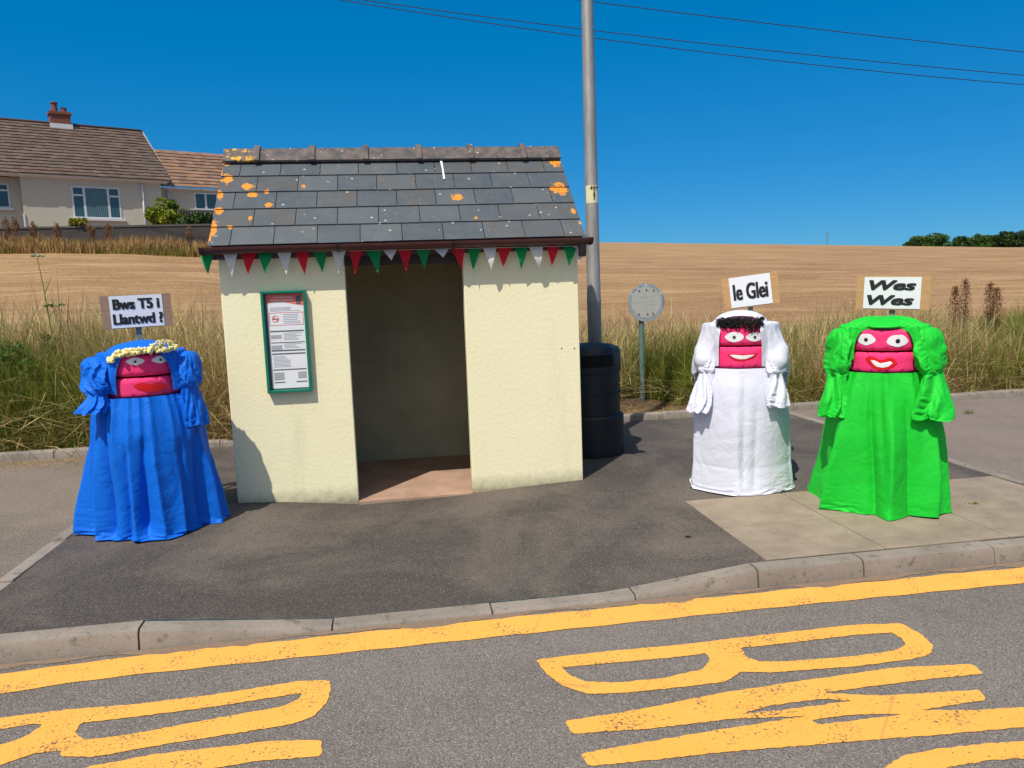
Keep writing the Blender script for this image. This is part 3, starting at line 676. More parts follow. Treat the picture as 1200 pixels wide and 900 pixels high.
MB().box((-.12, -1.35, 7.44), (.12, -.75, 7.55)).build('lantern', M['steel'], lp, bevel=.03)
za = on_y(694, 218, py_)[2]+.03; zb = on_y(695, 238.5, py_)[2]+.03; rp_ = float(np.interp((za+zb)/2, [1.94, 7.2], [.074, .052]))+.0015
lbl = MB(); V = []
for z in (zb, za):
    for k in range(25): a = -PI/2-1.25+2.5*k/24; V.append((rp_*math.cos(a), rp_*math.sin(a), z))
lb = lbl.add(V, [(k, k+1, k+26, k+25) for k in range(24)]).build('number_label', M['label'], lp, smooth=True)
hL = za-zb
for i, (tx, dz, s_) in enumerate((('604', .13, .055), ('2', .36, .042), ('1', .53, .042), ('2', .70, .042))):
    text_mesh('number', tx, s_, M['ink'], lb, (.01, -rp_-.002, za-dz*hL), width=.085 if i == 0 else .018, height=.035, offset=.001)
MB().lathe([(r0_-.001, 0), (r0_+.003, .004), (r0_+.003, .05), (r0_-.001, .054)], 28, (0, 0, .9), caps=False).build('band', M['steel'], lp, smooth=True)

sy = 4.0
s0 = on_y(753, 466, sy); s1 = on_y(754, 377, sy); sc = on_y(756, 354.5, sy); sr = abs(on_y(777.5, 354, sy)[0]-on_y(735, 355, sy)[0])/2
sg = empty('round_stop_sign', (s0[0], sy, land_z(s0[0], sy)), 0, 'faded round grey sign plate on a thin green post in the verge', 'sign')
gz0 = float(land_z(s0[0], sy))
M['signgreen'] = m_plain('faded_green_paint', (.10, .17, .15), .6, var=.3, scale=12)
MB().tube([(0, 0, -.1), (0, 0, sc[2]-gz0)], .038, 18).build('post', M['signgreen'], sg, smooth=True, sharp=.8)
def disc(b, r, y0, y1, c, n=56):
    V = [(c[0]+r*math.cos(2*PI*k/n), y, c[2]+r*math.sin(2*PI*k/n)) for y in (y0, y1) for k in range(n)]
    b.add(V, [tuple(range(n)), tuple(n+k for k in reversed(range(n)))]+[(k, k+n, (k+1) % n+n, (k+1) % n) for k in range(n)]); return b
cc_ = (sc[0]-s0[0], 0, sc[2]-gz0)
plate = disc(MB(), sr, -.055, -.040, cc_).build('plate', m_plain('faded_blue_grey_rim', (.27, .31, .34), .6, var=.3, scale=14), sg)
disc(MB(), sr*.82, -.058, -.0552, cc_).build('inner_disc', m_plain('faded_white_face', (.40, .40, .37), .6, var=.22, scale=16), plate)
for dx, dz in ((-.4, .62), (0, .66), (.4, .62), (-.42, -.6), (.05, -.62), (.36, -.6)):
    disc(MB(), .011, -.063, -.0582, (cc_[0]+dx*sr, 0, cc_[2]+dz*sr), 10).build('bolt', M['ink'], plate)
fl = MB()
for (a, b_, c_, d) in ((-.3, .28, .5, .31), (-.02, -.55, .02, .3), (.1, -.12, .45, -.09), (-.35, .05, -.1, .07)): fl.box((cc_[0]+a*sr, -.0592, cc_[2]+b_*sr), (cc_[0]+c_*sr, -.0581, cc_[2]+d*sr))
fl.build('faded_markings', m_plain('ghost_print', (.375, .375, .345), .6), plate)
# faint raised lettering round the rim
for k in range(13):
    a = PI/2+1.05-2.1*k/12; ch = 'SAFLE BWS BUS'[k]
    if ch == ' ': continue
    r = sr*.91
    text_mesh('rim_letter', ch, .05, M['paper_grey'] if k % 3 else M['paper'], plate, (cc_[0]+r*math.cos(a), -.0565, cc_[2]+r*math.sin(a)), rot=(PI/2, -(a-PI/2), 0), height=.034, width=.024)

# ------------------------------------------------------------------ cloth solver (position based)
def batches(nv, nu, closed, lu, lv, P):
    I = np.arange(nv*nu).reshape(nv, nu); B = []
    def add(a, b_, L): B.append((a.ravel(), b_.ravel(), L.ravel()))
    if closed:
        for p in (0, 1): a = I[:, p::2]; b_ = np.roll(I, -1, 1)[:, p::2]; add(a, b_, lu[:, p::2])
    else:
        for p in (0, 1): a = I[:, p:nu-1:2]; add(a, a+1, lu[:, p:nu-1:2])
    for p in (0, 1): a = I[p:nv-1:2]; add(a, a+nu, lv[p:nv-1:2])
    for sgn in (1, -1):
        R_ = np.roll(I, -sgn, 1); dg = np.linalg.norm(np.roll(P, -sgn, 1)[1:]-P[:-1], axis=2)*1.01
        for p in (0, 1):
            a = I[p:nv-1:2]; b_ = R_[p+1:nv:2][:len(a)]; a = a[:len(b_)]; L = dg[p:nv-1:2][:len(b_)]
            if not closed:
                sl_ = slice(0, nu-1) if sgn == 1 else slice(1, nu); a = a[:, sl_]; b_ = b_[:, sl_]; L = L[:, sl_]
            add(a, b_, L)
    return B
def crumple(X, seed, amp, lo, hi, n=26):
    r = np.random.default_rng(seed+77); o = np.zeros_like(X)
    for k in range(n):
        d = r.normal(size=3); d /= np.linalg.norm(d); L = r.uniform(lo, hi); a = r.normal(size=3)*L/hi; o += np.sin((X@d)*2*PI/L+r.uniform(0, 6.28))[:, None]*a
    return o*amp/(n**.5*.35)
def solve(P, lu, lv, pin, closed, coll, steps=90, iters=7, smooth=.05, g=-9.8, seed=0, kdiag=.4, damp=.97, noise=.008, kt=.03, wl=(.05, .22), steps_free=0):
    nv, nu = P.shape[:2]; r = np.random.default_rng(seed); B = batches(nv, nu, closed, lu, lv, P)
    X = P.reshape(-1, 3).copy(); w = np.where(pin.ravel(), 0., 1.)[:, None]; X0_ = X.copy(); X += w*crumple(X, seed, noise, *wl); V = np.zeros_like(X); dt = .016
    for s_ in range(steps):
        V[:, 2] += g*dt; V *= damp; Q = X+V*dt*w; Q = Q+(kt*w)*(X0_-Q)
        for it in range(iters):
            for bi, (a, b_, L) in enumerate(B):
                d = Q[b_]-Q[a]; l = np.sqrt((d*d).sum(1))+1e-9; wa = w[a, 0]; wb_ = w[b_, 0]; ws = wa+wb_; ws[ws == 0] = 1
                k = 1.0 if bi < 4 else kdiag; c_ = (k*(l-L)/l/ws)[:, None]*d; Q[a] += c_*wa[:, None]; Q[b_] -= c_*wb_[:, None]
            Q = np.where(w > 0, coll(Q), Q)
        G = Q.reshape(nv, nu, 3); Lp = np.zeros_like(G)
        if closed: Lp[1:-1] = (np.roll(G, 1, 1)+np.roll(G, -1, 1))[1:-1]*.25+(G[:-2]+G[2:])*.25-G[1:-1]
        else: Lp[1:-1, 1:-1] = (G[1:-1, :-2]+G[1:-1, 2:]+G[:-2, 1:-1]+G[2:, 1:-1])*.25-G[1:-1, 1:-1]
        Q = Q+smooth*Lp.reshape(-1, 3)*w; Vn = (Q-X)/dt; sp_ = np.sqrt((Vn*Vn).sum(1))[:, None]; V = Vn*np.minimum(1, 2.5/np.maximum(sp_, 1e-6)); X = X+V*dt*w
    return X.reshape(nv, nu, 3)
def fnoise(th, seed, n=6, lo=2, hi=11):
    r = np.random.default_rng(seed); o = 0
    for k in range(n): f = r.integers(lo, hi); o = o+np.sin(f*th+r.uniform(0, 6.28))*r.uniform(.4, 1)/n**.5
    return o

TR = .30   # tyre radius
def puppet(name, loc, yaw, cfg, label):
    root = empty(name, loc, yaw, label, 'puppet', 'cloth dressed tyre puppets outside the shelter'); mat = M[cfg['cloth']]; sd = cfg['seed']
    zt, zm, zb = cfg['zt'], cfg['zm'], cfg['zb']; zs = zb+.0
    # tyres: two painted face tyres, the rest black below
    def tyre(z0, z1, m, notch=True):
        h = z1-z0; prof = []
        for k in range(21):
            t = .5-.5*math.cos(k/20*PI); prof.append((TR-.020*abs(2*t-1)**7-.0, z0+.003+t*(h-.006)))
        prof = [(TR-.11, z0+.004)]+prof+[(TR-.11, z1-.004)]
        b = MB(); n = 144; V = []; F = []
        for r, z in prof:
            for k in range(n):
                a = 2*PI*k/n; rr = r
                if notch and r > TR-.019:
                    zz = (z-z0)/h; ph = int(k+(3 if zz > .5 else 0)+abs(zz-.5)*6) % 8
                    if abs(2*zz-1) > .58 and ph == 0: rr -= .007
                    if abs(2*zz-1) < .30 and (k+int(zz*9)) % 12 == 0: rr -= .0035
                V.append((rr*math.cos(a), rr*math.sin(a), z))
        for i in range(len(prof)-1):
            for k in range(n): a = i*n+k; c_ = i*n+(k+1) % n; F.append((a, c_, c_+n, a+n))
        F.append(tuple(reversed(range(n)))); F.append(tuple((len(prof)-1)*n+k for k in range(n)))
        return b.add(V, F).build('tyre', m, root, smooth=True, sharp=.7)
    t1 = tyre(zm+.004, zt, M['pink']); t2 = tyre(zb-.01, zm-.004, M['pinkb'] if cfg.get('deep') else M['pink']); t1['label'] = 'pink painted upper tyre with eyes'; t2['label'] = 'pink painted lower tyre with mouth'
    z = zb-.014
    while z > .05: z0 = max(z-.17, 0.0); tyre(z0, z, M['rubber'], False); z = z0-.004
    # painted features wrapped on the tread
    def tyre_r(z, z0, z1): t = np.clip((z-z0-.003)/(z1-z0-.006), 0, 1); return TR-.020*abs(2*t-1)**7
    def patch(nm, m, pts, z0, z1, parent, lift=.003, cen=None):
        pts = np.array(pts, float); c_ = np.array(cen) if cen is not None else pts.mean(0); R_ = 7; V = []; n = len(pts)
        for i in range(R_+1):
            f = i/R_
            for p in pts:
                s, z = c_+(p-c_)*f; a = -PI/2+s/TR; r = tyre_r(z, z0, z1)+lift; V.append((r*math.cos(a), r*math.sin(a), z))
        F = []
        for i in range(R_):
            for k in range(n): a = i*n+k; b_ = i*n+(k+1) % n; F.append((a, a+n, b_+n, b_))
        o = MB().add(V, F).build(nm, m, parent, smooth=True); return o
    def oval(cx, cz, rx, rz, n=26, tipx=0.0, rough=0, tilt=0):
        o = []
        for k in range(n):
            a = 2*PI*k/n; x = rx*math.cos(a)*(1+tipx*abs(math.cos(a))**6); z = rz*math.sin(a)*(1-.25*tipx*abs(math.cos(a))); z += tilt*x
            o.append((cx+x*(1+rough*math.sin(5*a+cx*30)), cz+z*(1+rough*math.sin(7*a))))
        return o
    for (ex, ez, rx, rz, tip, rough, pr) in cfg['eyes']:
        e = patch('eye', M['eyewhite'], oval(ex, ez, rx, rz, 28, tip, rough), zm+.004, zt, t1)
        cx_ = ex+cfg.get('gaze', 0); patch('pupil', M['eyegrey'] if cfg.get('greyeye') else M['ink'], oval(cx_, ez-.002, pr, pr, 18), zm+.004, zt, root, .005).parent = t1
        if cfg.get('greyeye'): patch('pupil_ring', M['ink'], oval(cx_, ez-.002, pr*.4, pr*.4, 12), zm+.004, zt, root, .0065).parent = t1
    patch('lips', M['lipred'], cfg['lips'], zb-.01, zm-.004, t2, .003)
    if cfg.get('teeth'): patch('teeth', M['eyewhite'], cfg['teeth'], zb-.01, zm-.004, t2, .005)
    # ---- skirt
    nu, nv = cfg.get('nu', 208), 70; th = np.linspace(0, 2*PI, nu, endpoint=False); H = zs; hem = cfg['hem']
    def rcol(z): return np.interp(z, [0, .25, .8, zs-.05, zs, zs+.5], [hem*.66, hem*.64, TR-.02, TR+.002, TR+.004, TR])
    def rshape(z): return np.interp(z, [0, .25, .6, zs-.12, zs], [hem, hem*.93, (hem*.55+(TR+cfg.get('waist', .05))*.45), TR+.012+cfg.get('waist', .05), TR+.012])
    tt = np.linspace(0, 1, nv); rf = np.random.default_rng(sd); nf = cfg['folds']; fc_ = np.sort((np.arange(nf)+rf.uniform(-.3, .3, nf))*2*PI/nf); ng = cfg['pleats']; gc_ = (np.arange(ng)+rf.uniform(-.35, .35, ng))*2*PI/ng; gA = rf.uniform(.5, 1.2, ng); fA = rf.uniform(.35, 1.25, nf); fS = rf.uniform(.55, 1.1, nf); fD = rf.uniform(-1, 1, nf)*cfg.get('slant', .15)
    nvl = cfg['valleys']; vc_ = (np.arange(nvl)+rf.uniform(-.4, .4, nvl))*2*PI/nvl; vd_ = rf.uniform(-1, 1, nvl)*cfg.get('slant', .15)*.9; vs_ = rf.uniform(-.1, .35, nvl); ve_ = rf.uniform(.85, 1.5, nvl); vA = rf.uniform(.5, 1.2, nvl)
    def bumps(th, c, A, wd, sh=0):
        o = 0
        for k in range(len(c)): d = (th-c[k]-sh*(1 if k % 2 else -1)+PI) % (2*PI)-PI; o = o+A[k]*np.exp(-(abs(d)/wd)**1.35)
        return o
    P = np.zeros((nv, nu, 3)); hemz = .006+cfg.get('hemlift', .02)*(1+fnoise(th, sd+3, 5, 2, 7))*.5
    for i, t in enumerate(tt):
        z = H-t*(H-hemz); g_ = bumps(th, gc_, gA, PI/ng*.5)*cfg['pa']*(1-sstep((t-.1)/.6))
        o = 0
        for k in range(nf): c_ = fc_[k]+fD[k]*(t-.5); d = (th-c_+PI) % (2*PI)-PI; wd = (PI/nf)*(.22+.20*t); o = o+fA[k]*sstep((t-fS[k]*.30+.22)/.85)*np.exp(-(abs(d)/wd)**cfg.get('cusp', 1.05))
        for k in range(nvl): c_ = vc_[k]+vd_[k]*(t-.3); d = (th-c_+PI) % (2*PI)-PI; e_ = sstep((t-vs_[k])/.12)*sstep((ve_[k]-t)/.2); o = o-(cfg['va']/cfg['fa'])*vA[k]*e_*(.35+.65*t)*np.exp(-(abs(d)*rshape(z)/(.022+.03*t))**1.2)
        r = rshape(z)-cfg['fa']*.3*t+.004+g_+cfg['fa']*o
        P[i] = np.stack([r*np.cos(th), r*np.sin(th), z*np.ones(nu)], 1)
    du = np.linalg.norm(np.roll(P, -1, 1)-P, axis=2); dv = np.linalg.norm(np.diff(P, axis=0), axis=2); lu = du*cfg.get('ex', 1.06); lv = dv*cfg.get('ey', 1.025)
    pin = np.zeros((nv, nu), bool); pin[0] = True
    def coll(Q):
        r = np.hypot(Q[:, 0], Q[:, 1]); rc = rcol(Q[:, 2])+.004; f = np.where(r < rc, rc/np.maximum(r, 1e-6), 1)
        Q = Q*np.stack([f, f, np.ones_like(f)], 1); Q[:, 2] = np.maximum(Q[:, 2], .004); return Q
    S_ = solve(P, lu, lv, pin, True, coll, cfg.get('steps', 40), 6, .03, seed=sd, kt=.05, g=-6, noise=cfg.get('crum', .012), wl=(.12, .6))
    def cloth_obj(nm, P, closed, rim=None):
        o = MB().grid(P, closed).build(nm, mat, root, smooth=True); md = o.modifiers.new('sub', 'SUBSURF'); md.levels = 1; md.render_levels = 1; md.boundary_smooth = 'PRESERVE_CORNERS'
        return o
    cloth_obj('skirt', S_, True)
    # ---- sleeves: a puffed bag hanging each side of the face, tied, with a loose cuff
    caps_ = []
    for side in (-1, 1):
        sc_ = cfg['sleeves'][0 if side < 0 else 1]; S0, S1, S2 = (np.array(v, float) for v in sc_['path']); rp, rw, rc_ = sc_['r']
        nvs, nus = 58, 56; ts = np.linspace(0, 1, nvs); tw_ = sc_.get('tie', .62)
        a = np.linspace(0, 2*PI, nus, endpoint=False); P = np.zeros((nvs, nus, 3)); rad = np.zeros(nvs)
        wr = fnoise(a, sd+5+side, 6, 3, 9)
        for i, t in enumerate(ts):
            if t < tw_: c_ = S0+(S1-S0)*(t/tw_); q_ = t/tw_; rr = rp*min(1, (q_*14)**.5*.9+.1)*(1-(1-rw/rp)*sstep((q_-.7)/.3))
            else: q_ = (t-tw_)/(1-tw_); c_ = S1+(S2-S1)*q_; rr = rw+(rc_-rw)*min(1, q_*1.6)**.8
            rad[i] = rr; amp = .12*rr*wr
            out = np.array([c_[0], c_[1], 0]); out /= np.linalg.norm(out); tg = np.array([-out[1], out[0], 0])
            fo = fnoise(a+sc_.get('tw', .5)*math.sin(t*7+side), sd+5+side, 6, 3, 9); fo = np.sign(fo)*abs(fo)**.8; amp = (sc_.get('wa', .15)*rr+.008)*fo*min(1, .25+t*4)*(1.0 if t < tw_ else 1.3)+sc_.get('dg', .0)*np.sin(3*a+t*26+side)*np.sin(t*9)*rr; P[i] = c_+np.outer((rr+amp)*np.cos(a), out)*.62+np.outer((rr+amp)*np.sin(a), tg)
        lens = np.linalg.norm(S1-S0); len2 = np.linalg.norm(S2-S1); n1_ = int(tw_*nvs)
        lvv = np.zeros((nvs-1, nus)); lvv = np.linalg.norm(np.diff(P, axis=0), axis=2); lvv[:n1_] *= sc_.get('slack', 1.15); lvv[n1_:] *= 1.04
        cr = np.where(ts < tw_, np.maximum(rad, 0), rad); full_r = np.where(ts < tw_, np.minimum(1, (ts/tw_*8)**.5*.95+.05)*rp, np.maximum(rad, rw*1.5))
        luu = np.repeat((2*PI*np.maximum(rad, full_r*.7)*1.18/nus)[:, None], nus, 1); pin = np.zeros((nvs, nus), bool); pin[:2] = True; pin[n1_-1:n1_+1] = True
        def coll2(Q):
            r = np.hypot(Q[:, 0], Q[:, 1]); lim = rcol(Q[:, 2])+.012; f = np.where((r < lim) & (Q[:, 2] < zt+.0), lim/np.maximum(r, 1e-6), 1); return Q*np.stack([f, f, np.ones_like(f)], 1)
        cloth_obj('sleeve', solve(P, luu, lvv, pin, True, coll2, 40, 6, .02, seed=sd+side*3, noise=sc_.get('crum', .012), kt=.06, g=-5, wl=(.06, .25)), True)
        caps_.append((S0+np.array([0, 0, -rp*.2]), S1*.5+S0*.5, rp*.9))
    # ---- hood over the top
    hd = cfg['hood']; nuh, nvh = 96, 56; us = np.linspace(-1, 1, nuh)
    def arch(w, ztop, zlow, e=3.0):
        # from lower left over the top to lower right
        out = []
        for u in us:
            a = u*PI/2; sx_ = math.sin(a); cz_ = math.cos(a); x = w*math.copysign(abs(sx_)**(2/e), sx_); z_ = abs(cz_)**(2/e)
            out.append((x, zlow+(ztop-zlow)*z_))
        return np.array(out)
    F_ = arch(*hd['face']); O_ = arch(*hd['outer']); B_ = arch(*hd['back']); P = np.zeros((nvh, nuh, 3)); yf, yo, yb_ = hd['y']
    for i in range(nvh):
        t = i/(nvh-1)
        if t < .4: q_ = t/.4; e_ = sstep(q_) if False else math.sin(q_*PI/2); xz = F_+(O_-F_)*e_; y = yf+(yo-yf)*(1-math.cos(q_*PI/2))
        else: q_ = (t-.4)/.6; xz = O_+(B_-O_)*(1-math.cos(q_*PI/2)); y = yo+(yb_-yo)*math.sin(q_*PI/2)
        P[i, :, 0] = xz[:, 0]; P[i, :, 2] = xz[:, 1]; P[i, :, 1] = y+.0*us
    ii = np.arange(nvh)[:, None]/(nvh-1); N_ = P-np.array([0, 0, zb]); N_ /= np.linalg.norm(N_, axis=2)[:, :, None]+1e-6
    q2 = ii*hd.get('nf', 9)+.5*fnoise(us*1.6, sd+31, 4, 1, 5)[None]+hd.get('sl', .6)*abs(us)[None]; rdg = 1-2*abs((q2 % 1)-.5); rdg = rdg**1.5; P = P+N_*(hd.get('fa', .022)*rdg*np.clip(ii*6, 0, 1)*np.clip(.25+abs(us)[None]*1.2, 0, 1))[:, :, None]
    # the front edge hugs the round tyre at the cheeks
    yy = -np.sqrt(np.maximum((TR+.02)**2-np.minimum(abs(P[0, :, 0]), TR)**2, 0)); blend = np.clip((zt-P[0, :, 2])/.06, 0, 1); P[0, :, 1] = P[0, :, 1]*(1-blend)+(yy-.01)*blend; P[0, :, 2] += .006*fnoise(us*3, sd+9)+hd.get('dip', 0)*np.exp(-(us/.35)**2)
    du = np.linalg.norm(np.diff(P, axis=1), axis=2); du = np.concatenate([du, du[:, -1:]], 1); dv = np.linalg.norm(np.diff(P, axis=0), axis=2)
    lu = du*hd.get('ex', 1.12); lv = dv*hd.get('ey', 1.12); pin = np.zeros((nvh, nuh), bool); pin[0] = True
    if hd.get('pinback'): pin[-1] = True
    def coll3(Q):
        r = np.hypot(Q[:, 0], Q[:, 1]); lim = TR+.014; ins = (r < lim) & (Q[:, 2] < zt+.012); top = ins & (Q[:, 2] > zt-.035)
        f = np.where(ins & ~top, lim/np.maximum(r, 1e-6), 1); Q = Q*np.stack([f, f, np.ones_like(f)], 1); Q[:, 2] = np.where(top, zt+.012, Q[:, 2])
        for A, Bq, R_ in (caps_ if hd.get('over') else []):
            ab = Bq-A; t = np.clip(((Q-A)@ab)/(ab@ab), 0, 1); c_ = A+t[:, None]*ab; d = Q-c_; l = np.linalg.norm(d, axis=1); f = np.where(l < R_, R_/np.maximum(l, 1e-6), 1); Q = c_+d*f[:, None]
        if hd.get('dome'):
            dx, dz_, rx, rz_ = hd['dome']; d = (Q-np.array([dx, -.05, dz_]))/np.array([rx, TR*.9, rz_]); l = np.linalg.norm(d, axis=1); f = np.where(l < 1, 1/np.maximum(l, 1e-6), 1); Q = np.array([dx, -.05, dz_])+d*f[:, None]*np.array([rx, TR*.9, rz_])
        return Q
    Hd = solve(P, lu, lv, pin, False, coll3, 40, 6, .02, seed=sd+20, noise=hd.get('crum', .01), kt=.12, g=-4, wl=(.05, .25)); cloth_obj('hood', Hd, False)
    # pinned seam stitched hem line on the skirt
    return root, t1, F_

def placard(loc, yaw, tilt, w, h, pw, ph, lines, wood, zc, label, poff=(0, 0)):
    r = empty('placard', loc, yaw, label, 'placard', 'wooden placards held above the puppets'); 
    MB().box((-.022, .012, -loc[2]+.0), (.022, .034, zc-loc[2]+h*.3)).build('stake', M['stake'], r, bevel=.002)
    bd = MB()
    Rm = Matrix.Translation((0, 0, zc-loc[2]))@Matrix.Rotation(tilt, 4, 'Y')
    o1 = MB().box((-w/2, -.008, .001), (w/2, .010, h/2), Rm).build('plank', wood, r, bevel=.0015); o2 = MB().box((-w/2+.004, -.008, -h/2), (w/2-.003, .010, -.001), Rm).build('plank', wood, r, bevel=.0015)
    Rp = Rm@Matrix.Translation((poff[0], -.011, poff[1])); pa = MB().box((-pw/2, -.0008, -ph/2), (pw/2, .0008, ph/2), Rp).build('paper', M['paper'], r)
    for tx, dz, tw_, th_, off, shr, dx in lines:
        v = Rp@Vector((dx, -.0018, dz)); text_mesh('lettering', tx, .1, M['ink'], pa, v, rot=(PI/2, tilt, 0), width=tw_, height=th_, offset=.0, shear=shr, bold=[(a*off, b_*off*.5) for a in (-1, -.5, 0, .5, 1) for b_ in (-1, 1)])
    return r

# ------------------------------------------------------------------ the three puppets
def make_puppet(name, loc2, cfgf, label):
    x, y = loc2; z = float(pave_z(x, y))+.004; yaw = math.atan2(CX-x, y-CY)
    fr = np.array([math.sin(yaw), -math.cos(yaw), 0]); rt_ = np.array([math.cos(yaw), math.sin(yaw), 0]); c_ = np.array([x, y, z])
    def fp(px, py):
        p = on_plane(px, py, c_+fr*TR, fr)-c_; s = float(p@rt_); s = max(-TR*.98, min(TR*.98, s)); s_arc = TR*math.asin(s/TR)
        # a little further back where the tread curves away
        return (s_arc, float(p[2]))
    return puppet(name, (x, y, z), yaw, cfgf(fp), label)

def cfg_blue(fp):
    zt = fp(172, 415)[1]; zm = fp(172, 441.5)[1]; zb = fp(172, 465)[1]
    lips = [fp(*p) for p in [(156,452),(162,449.5),(168,448),(175,450),(178,450.5),(182,448.5),(188,448),(194,450.5),(197,452.5),(192,456),(186,458.5),(178,459.5),(170,459),(163,456.5),(158,454)]]
    return dict(cloth='blue', seed=11, zt=zt, zm=zm, zb=zb, hem=.475, valleys=16, va=.095, folds=12, pleats=26, pa=.034, fa=.17, waist=.055, deep=True, hemlift=.008, ex=1.0, ey=1.0, crum=.004,
        eyes=[(*fp(158.5, 423.5), .052, .028, .2, .03, .009), (*fp(188, 421.5), .052, .028, .2, .03, .009)], lips=lips,
        sleeves=[dict(path=((-.315, -.10, zt-.005), (-.32, -.20, zb+.03), (-.38, -.24, zb-.07)), r=(.132, .075, .12), tie=.74, slack=1.15),
                 dict(path=((.315, -.10, zt-.005), (.31, -.20, zb+.03), (.34, -.22, zb-.24)), r=(.128, .075, .11), tie=.60, slack=1.15)],
        hood=dict(face=(.188, zt+.02, zb+.03), outer=(.30, zt+.085, zb+.05, 2.9), back=(.30, zt-.0, zt-.25, 3.5), y=(-.27, -.05, .33), dome=(.01, zt+.01, .20, .085), ex=1.03, ey=1.02))
def cfg_white(fp):
    zt = fp(869, 382)[1]; zm = fp(869, 406)[1]; zb = fp(869, 432)[1]
    lips = [fp(*p) for p in [(852,415.5),(858,414.5),(866,415),(874,415),(882,414.5),(888,414),(885,418),(879,421),(872,423),(865,423),(859,421),(855,418.5)]]
    teeth = [fp(*p) for p in [(855,416),(862,415.8),(870,416.6),(878,416),(884,415.8),(880,418.3),(874,420.6),(867,421),(860,419.2)]]
    return dict(cloth='white', seed=25, zt=zt, zm=zm, zb=zb, valleys=7, va=.028, hem=.43, folds=5, pleats=7, pa=.012, fa=.06, waist=.055, hemlift=.02, ex=1.0, ey=1.0, crum=.004,
        eyes=[(*fp(860.5, 395), .068, .042, .12, .02, .014), (*fp(884.5, 395), .064, .038, .12, .02, .013)], greyeye=True, gaze=.0, lips=lips, teeth=teeth,
        sleeves=[dict(path=((-.28, -.12, zt-.20), (-.27, -.22, zb-.04), (-.34, -.30, zb-.34)), r=(.105, .065, .11), tie=.52, slack=1.2),
                 dict(path=((.29, -.12, zt-.20), (.27, -.24, zb-.06), (.30, -.30, zb-.29)), r=(.105, .06, .10), tie=.55, slack=1.2)],
        hood=dict(face=(.168, zt+.075, zb+.02, 4), outer=(.385, zt+.11, zb-.06, 2.05), back=(.38, zt+.03, zb-.28, 2.1), y=(-.23, -.05, .34), over=True, dome=(.0, zt+.02, .21, .10), ex=1.03, ey=1.02))
def cfg_green(fp):
    zt = fp(1036, 386)[1]; zm = fp(1036, 412.5)[1]; zb = fp(1036, 437)[1]
    lips = [fp(*p) for p in [(1014,420.5),(1018,417.5),(1024,418),(1030,421.5),(1036,421.5),(1040,419),(1046,419.5),(1052,426),(1047,430),(1040,433.5),(1030,434),(1023,431),(1017,425.5)]]
    teeth = [fp(*p) for p in [(1020.5,422),(1025,422.5),(1030,425.5),(1037,425),(1043,423.5),(1046,425.5),(1041,429.5),(1034,431),(1027,429.5),(1023,426)]]
    return dict(cloth='green', seed=53, zt=zt, zm=zm, zb=zb, hem=.48, valleys=13, va=.075, folds=8, pleats=18, pa=.03, fa=.15, cusp=1.3, slant=.32, waist=.05, hemlift=.05, ex=1.0, ey=1.0, crum=.005,
        eyes=[(*fp(1015, 398), .062, .042, .05, .05, .014), (*fp(1052, 399.5), .070, .044, .05, .05, .016)], lips=lips, teeth=teeth,
        sleeves=[dict(path=((-.295, -.13, zt+.005), (-.31, -.20, zb-.04), (-.36, -.26, zb-.32)), r=(.128, .085, .125), tie=.55, slack=1.12, crum=.016, dg=.09, wa=.17),
                 dict(path=((.29, -.13, zt+.005), (.31, -.20, zb-.02), (.34, -.27, zb-.32)), r=(.130, .09, .15), tie=.52, slack=1.12, crum=.016, dg=.10, wa=.17)],
        hood=dict(face=(.198, zt+.03, zb+.10), outer=(.325, zt+.085, zb+.02, 2.9), back=(.32, zt-.0, zt-.3, 3), y=(-.26, -.06, .34), dome=(.0, zt+.0, .21, .07), ex=1.06, ey=1.04, dip=-.03, fa=.035, nf=10, sl=2.2, crum=.02))

pb_, bt1, bF = make_puppet('puppet', (-.52, -.44), cfg_blue, 'puppet in a bright blue gathered dress with a yellow flower garland')
pw_, wt1, wF = make_puppet('puppet', (4.285, -.52), cfg_white, 'puppet in a white robe and veil with curly black hair and a toothy smile')
pg_, gt1, gF = make_puppet('puppet', (5.06, -1.33), cfg_green, 'puppet in a vivid green dress and hood with big white eyes')

# garland of yellow flowers on the blue puppet's brow
def blob(b, c, r, seed=0, n=1):
    bm = bmesh.new(); bmesh.ops.create_icosphere(bm, subdivisions=n, radius=r); rr = random.Random(seed)
    V = [tuple(np.array(v.co)*rr.uniform(.75, 1.25)+np.array(c)) for v in bm.verts]; F = [[v.index for v in f.verts] for f in bm.faces]; bm.free(); b.add(V, F)
b = MB(); rr = random.Random(5); ztb = bt1.data.vertices and max(v.co.z for v in bt1.data.vertices)
for i in range(150):
    t = rr.uniform(-1, 1); s = t*.235; a = -PI/2+s/(TR+.01); z = ztb+.012+.018*math.cos(t*2)+(.035*max(0, t-.1) if t > .1 else 0)-(.03 if t < -.8 else 0)+rr.uniform(-.02, .018); r = TR+.012+rr.uniform(0, .035)
    blob(b, (r*math.cos(a), r*math.sin(a), z), rr.uniform(.010, .019), i)
for i in range(110):
    t = rr.uniform(.25, 1.02); s = t*.225; a = -PI/2+s/(TR+.01); z = ztb+.05+rr.uniform(0, .055)*math.sin(min(1, max(0, (t-.15)))*PI*.9+.2); r = TR+.012+rr.uniform(0, .03)
    blob(b, (r*math.cos(a), r*math.sin(a), z), rr.uniform(.004, .008), i+500)
b.build('flower_garland', M['flower'], pb_, smooth=False)
